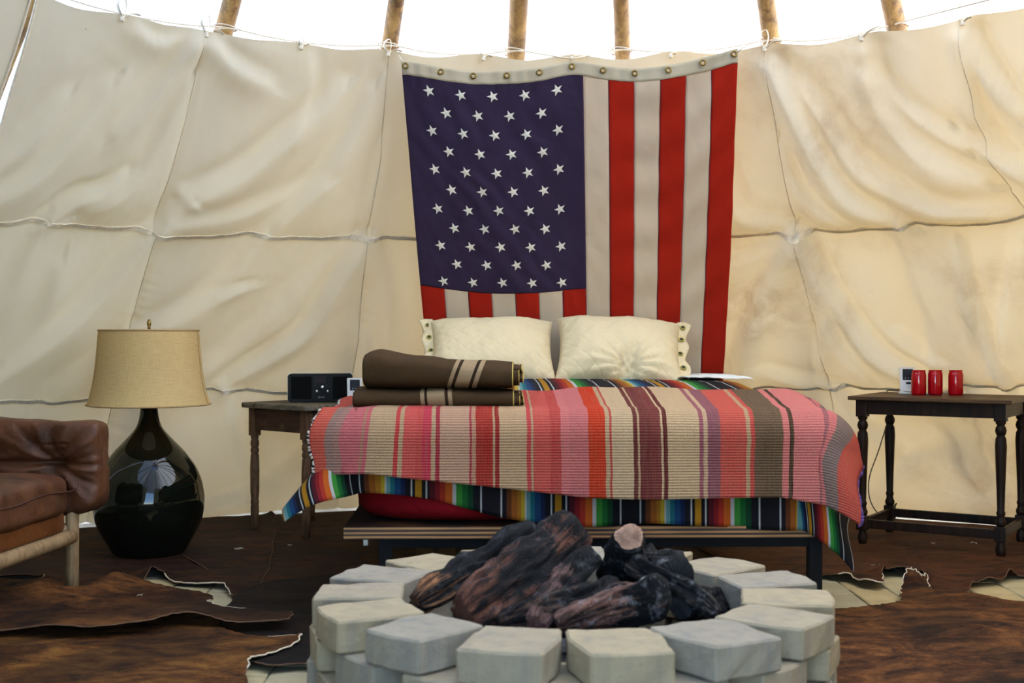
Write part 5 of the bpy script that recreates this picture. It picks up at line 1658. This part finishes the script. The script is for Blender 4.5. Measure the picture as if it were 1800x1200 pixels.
# back layer: under the bed, under the lamp, under the candle table
hide('dark cowhide spread under the bed and nightstand', [(330, 905), (520, 893), (900, 890), (1250, 893), (1330, 940), (1320, 1010), (1290, 1060), (900, 1080), (640, 1060), (560, 1040), (430, 1030), (330, 985), (300, 940)], 0.006, DKB, (), 0.09, 11)
hide('red brown cowhide with curled front edge under the candle table', [(1240, 905), (1500, 893), (1700, 903), (1950, 925), (2050, 980), (1960, 1015), (1850, 1014), (1800, 1018), (1776, 1021), (1752, 1029), (1735, 1031), (1712, 1034), (1702, 1047), (1690, 1054), (1660, 1056), (1640, 1051), (1632, 1040), (1626, 1026), (1606, 1018), (1580, 1014), (1560, 1015), (1551, 1021), (1553, 1035), (1530, 1037), (1510, 1031), (1492, 1024), (1470, 1022), (1440, 1018), (1330, 1010), (1220, 960)], 0.014, RDB,
     [(1775, 1021, .035, .035), (1735, 1030, .04, .02), (1706, 1036, .03, .022), (1590, 1016, .09, .024), (1554, 1018, .025, .03), (1528, 1036, .05, .020), (1490, 1022, .06, .02), (1624, 1024, .03, .026), (1660, 1056, .08, .012)], 0.06, 12, [(21, 26)])
hide('dark brown cowhide with pale cut rim under the lamp and armchair', [(-120, 960), (60, 930), (200, 905), (345, 893), (420, 888), (470, 900), (480, 960), (470, 1010), (440, 1050), (408, 1051), (392, 1037), (350, 1033), (310, 1029), (287, 1019), (268, 1012), (245, 1030), (200, 1042), (150, 1050), (60, 1056), (30, 1048), (40, 1038), (70, 1028), (74, 1021), (30, 1015), (-150, 1030)], 0.010, DKB,
     [(420, 888, .10, .14), (470, 895, .15, .10), (360, 895, .08, .09), (287, 1019, .05, .022), (392, 1038, .08, .012), (72, 1023, .05, .015), (262, 1014, .05, .03)], 0.06, 13, [(9, 13), (18, 22)])
hide('near black cowhide between the fire pit and the lamp', [(372, 1078), (362, 1090), (380, 1100), (405, 1070), (420, 1050), (480, 1030), (600, 1020), (700, 1040), (720, 1120), (640, 1190), (560, 1180), (520, 1178), (470, 1182), (420, 1160), (390, 1120)], 0.018, BLK_H, (), 0.06, 14)
hide('golden cowhide with bright cut rim, spread lowest beside the fire pit', [(-300, 1120), (0, 1112), (120, 1110), (250, 1096), (320, 1088), (375, 1098), (392, 1122), (420, 1131), (470, 1134), (515, 1131), (528, 1137), (522, 1147), (490, 1160), (455, 1172), (438, 1184), (433, 1205), (400, 1290), (100, 1330), (-400, 1320)], 0.024, GLD,
     [(528, 1140, .05, .018), (440, 1185, .08, .018), (400, 1128, .10, .010)], 0.035, 16, [(8, 15)])
hide('golden brown brindle cowhide with a long leg lobe reaching towards the fire pit', [(-250, 1036), (-60, 1036), (10, 1042), (50, 1052), (95, 1060), (130, 1062), (185, 1052), (225, 1044), (262, 1050), (300, 1058), (335, 1064), (372, 1073), (370, 1082), (364, 1090), (385, 1096), (440, 1098), (500, 1103), (513, 1110), (500, 1118), (450, 1121), (400, 1123), (365, 1118), (335, 1116), (305, 1121), (255, 1133), (160, 1141), (60, 1138), (-60, 1142), (-250, 1150)], 0.050, BRN,
     [(85, 1057, .10, .03), (195, 1048, .08, .035), (320, 1112, .16, .022), (230, 1128, .14, .022), (100, 1136, .16, .020), (505, 1108, .05, .010), (370, 1090, .05, .012)], 0.03, 15, [(12, 15)])
hide('shaggy brindle cowhide with one curled up edge beside the fire pit', [(1330, 1120), (1440, 1093), (1480, 1089), (1520, 1088), (1545, 1086), (1565, 1079), (1584, 1073), (1583, 1060), (1584, 1047), (1592, 1040), (1606, 1040), (1620, 1041), (1629, 1040), (1634, 1048), (1642, 1056), (1665, 1060), (1720, 1066), (1800, 1075), (1980, 1090), (2200, 1200), (2000, 1330), (1500, 1360), (1250, 1330), (1250, 1200)], 0.030, BRS,
     [(1596, 1038, .045, .060), (1620, 1038, .035, .040), (1540, 1086, .08, .012), (1700, 1066, .12, .012), (1760, 1130, .25, .03)], 0.035, 17, [(7, 13)])

# scraps on the floor
SCR = plain('pale_scrap', lin(176, 160, 132), 0.9)
spots = [(452, 905), (330, 936), (420, 972), (510, 965), (1640, 962), (1712, 962), (1538, 1002), (245, 1078)]
for k, (a, b) in enumerate(spots):
    p = floor_at(a, b)
    rr = random.Random(k)
    aa = np.linspace(0, rr.uniform(2.5, 5.5), 14)
    r_ = rr.uniform(0.008, 0.022)
    V, Fc = tube(np.stack([r_ * np.cos(aa), 0.6 * r_ * np.sin(aa), 0.002 + 0.003 * np.sin(aa * 1.5) ** 2], axis=1), 0.0016, 5)
    zz_ = 0.062 if k == 7 else 0.018
    o = obj('straw_scrap', mesh('straw_scrap', V, Fc, SCR), None, (p[0], p[1], zz_), (0, 0, rr.uniform(0, 6)))
    tag(o, 'tiny pale curled straw scrap lying on the cowhides', 'scrap', 'straw scraps on the cowhides')
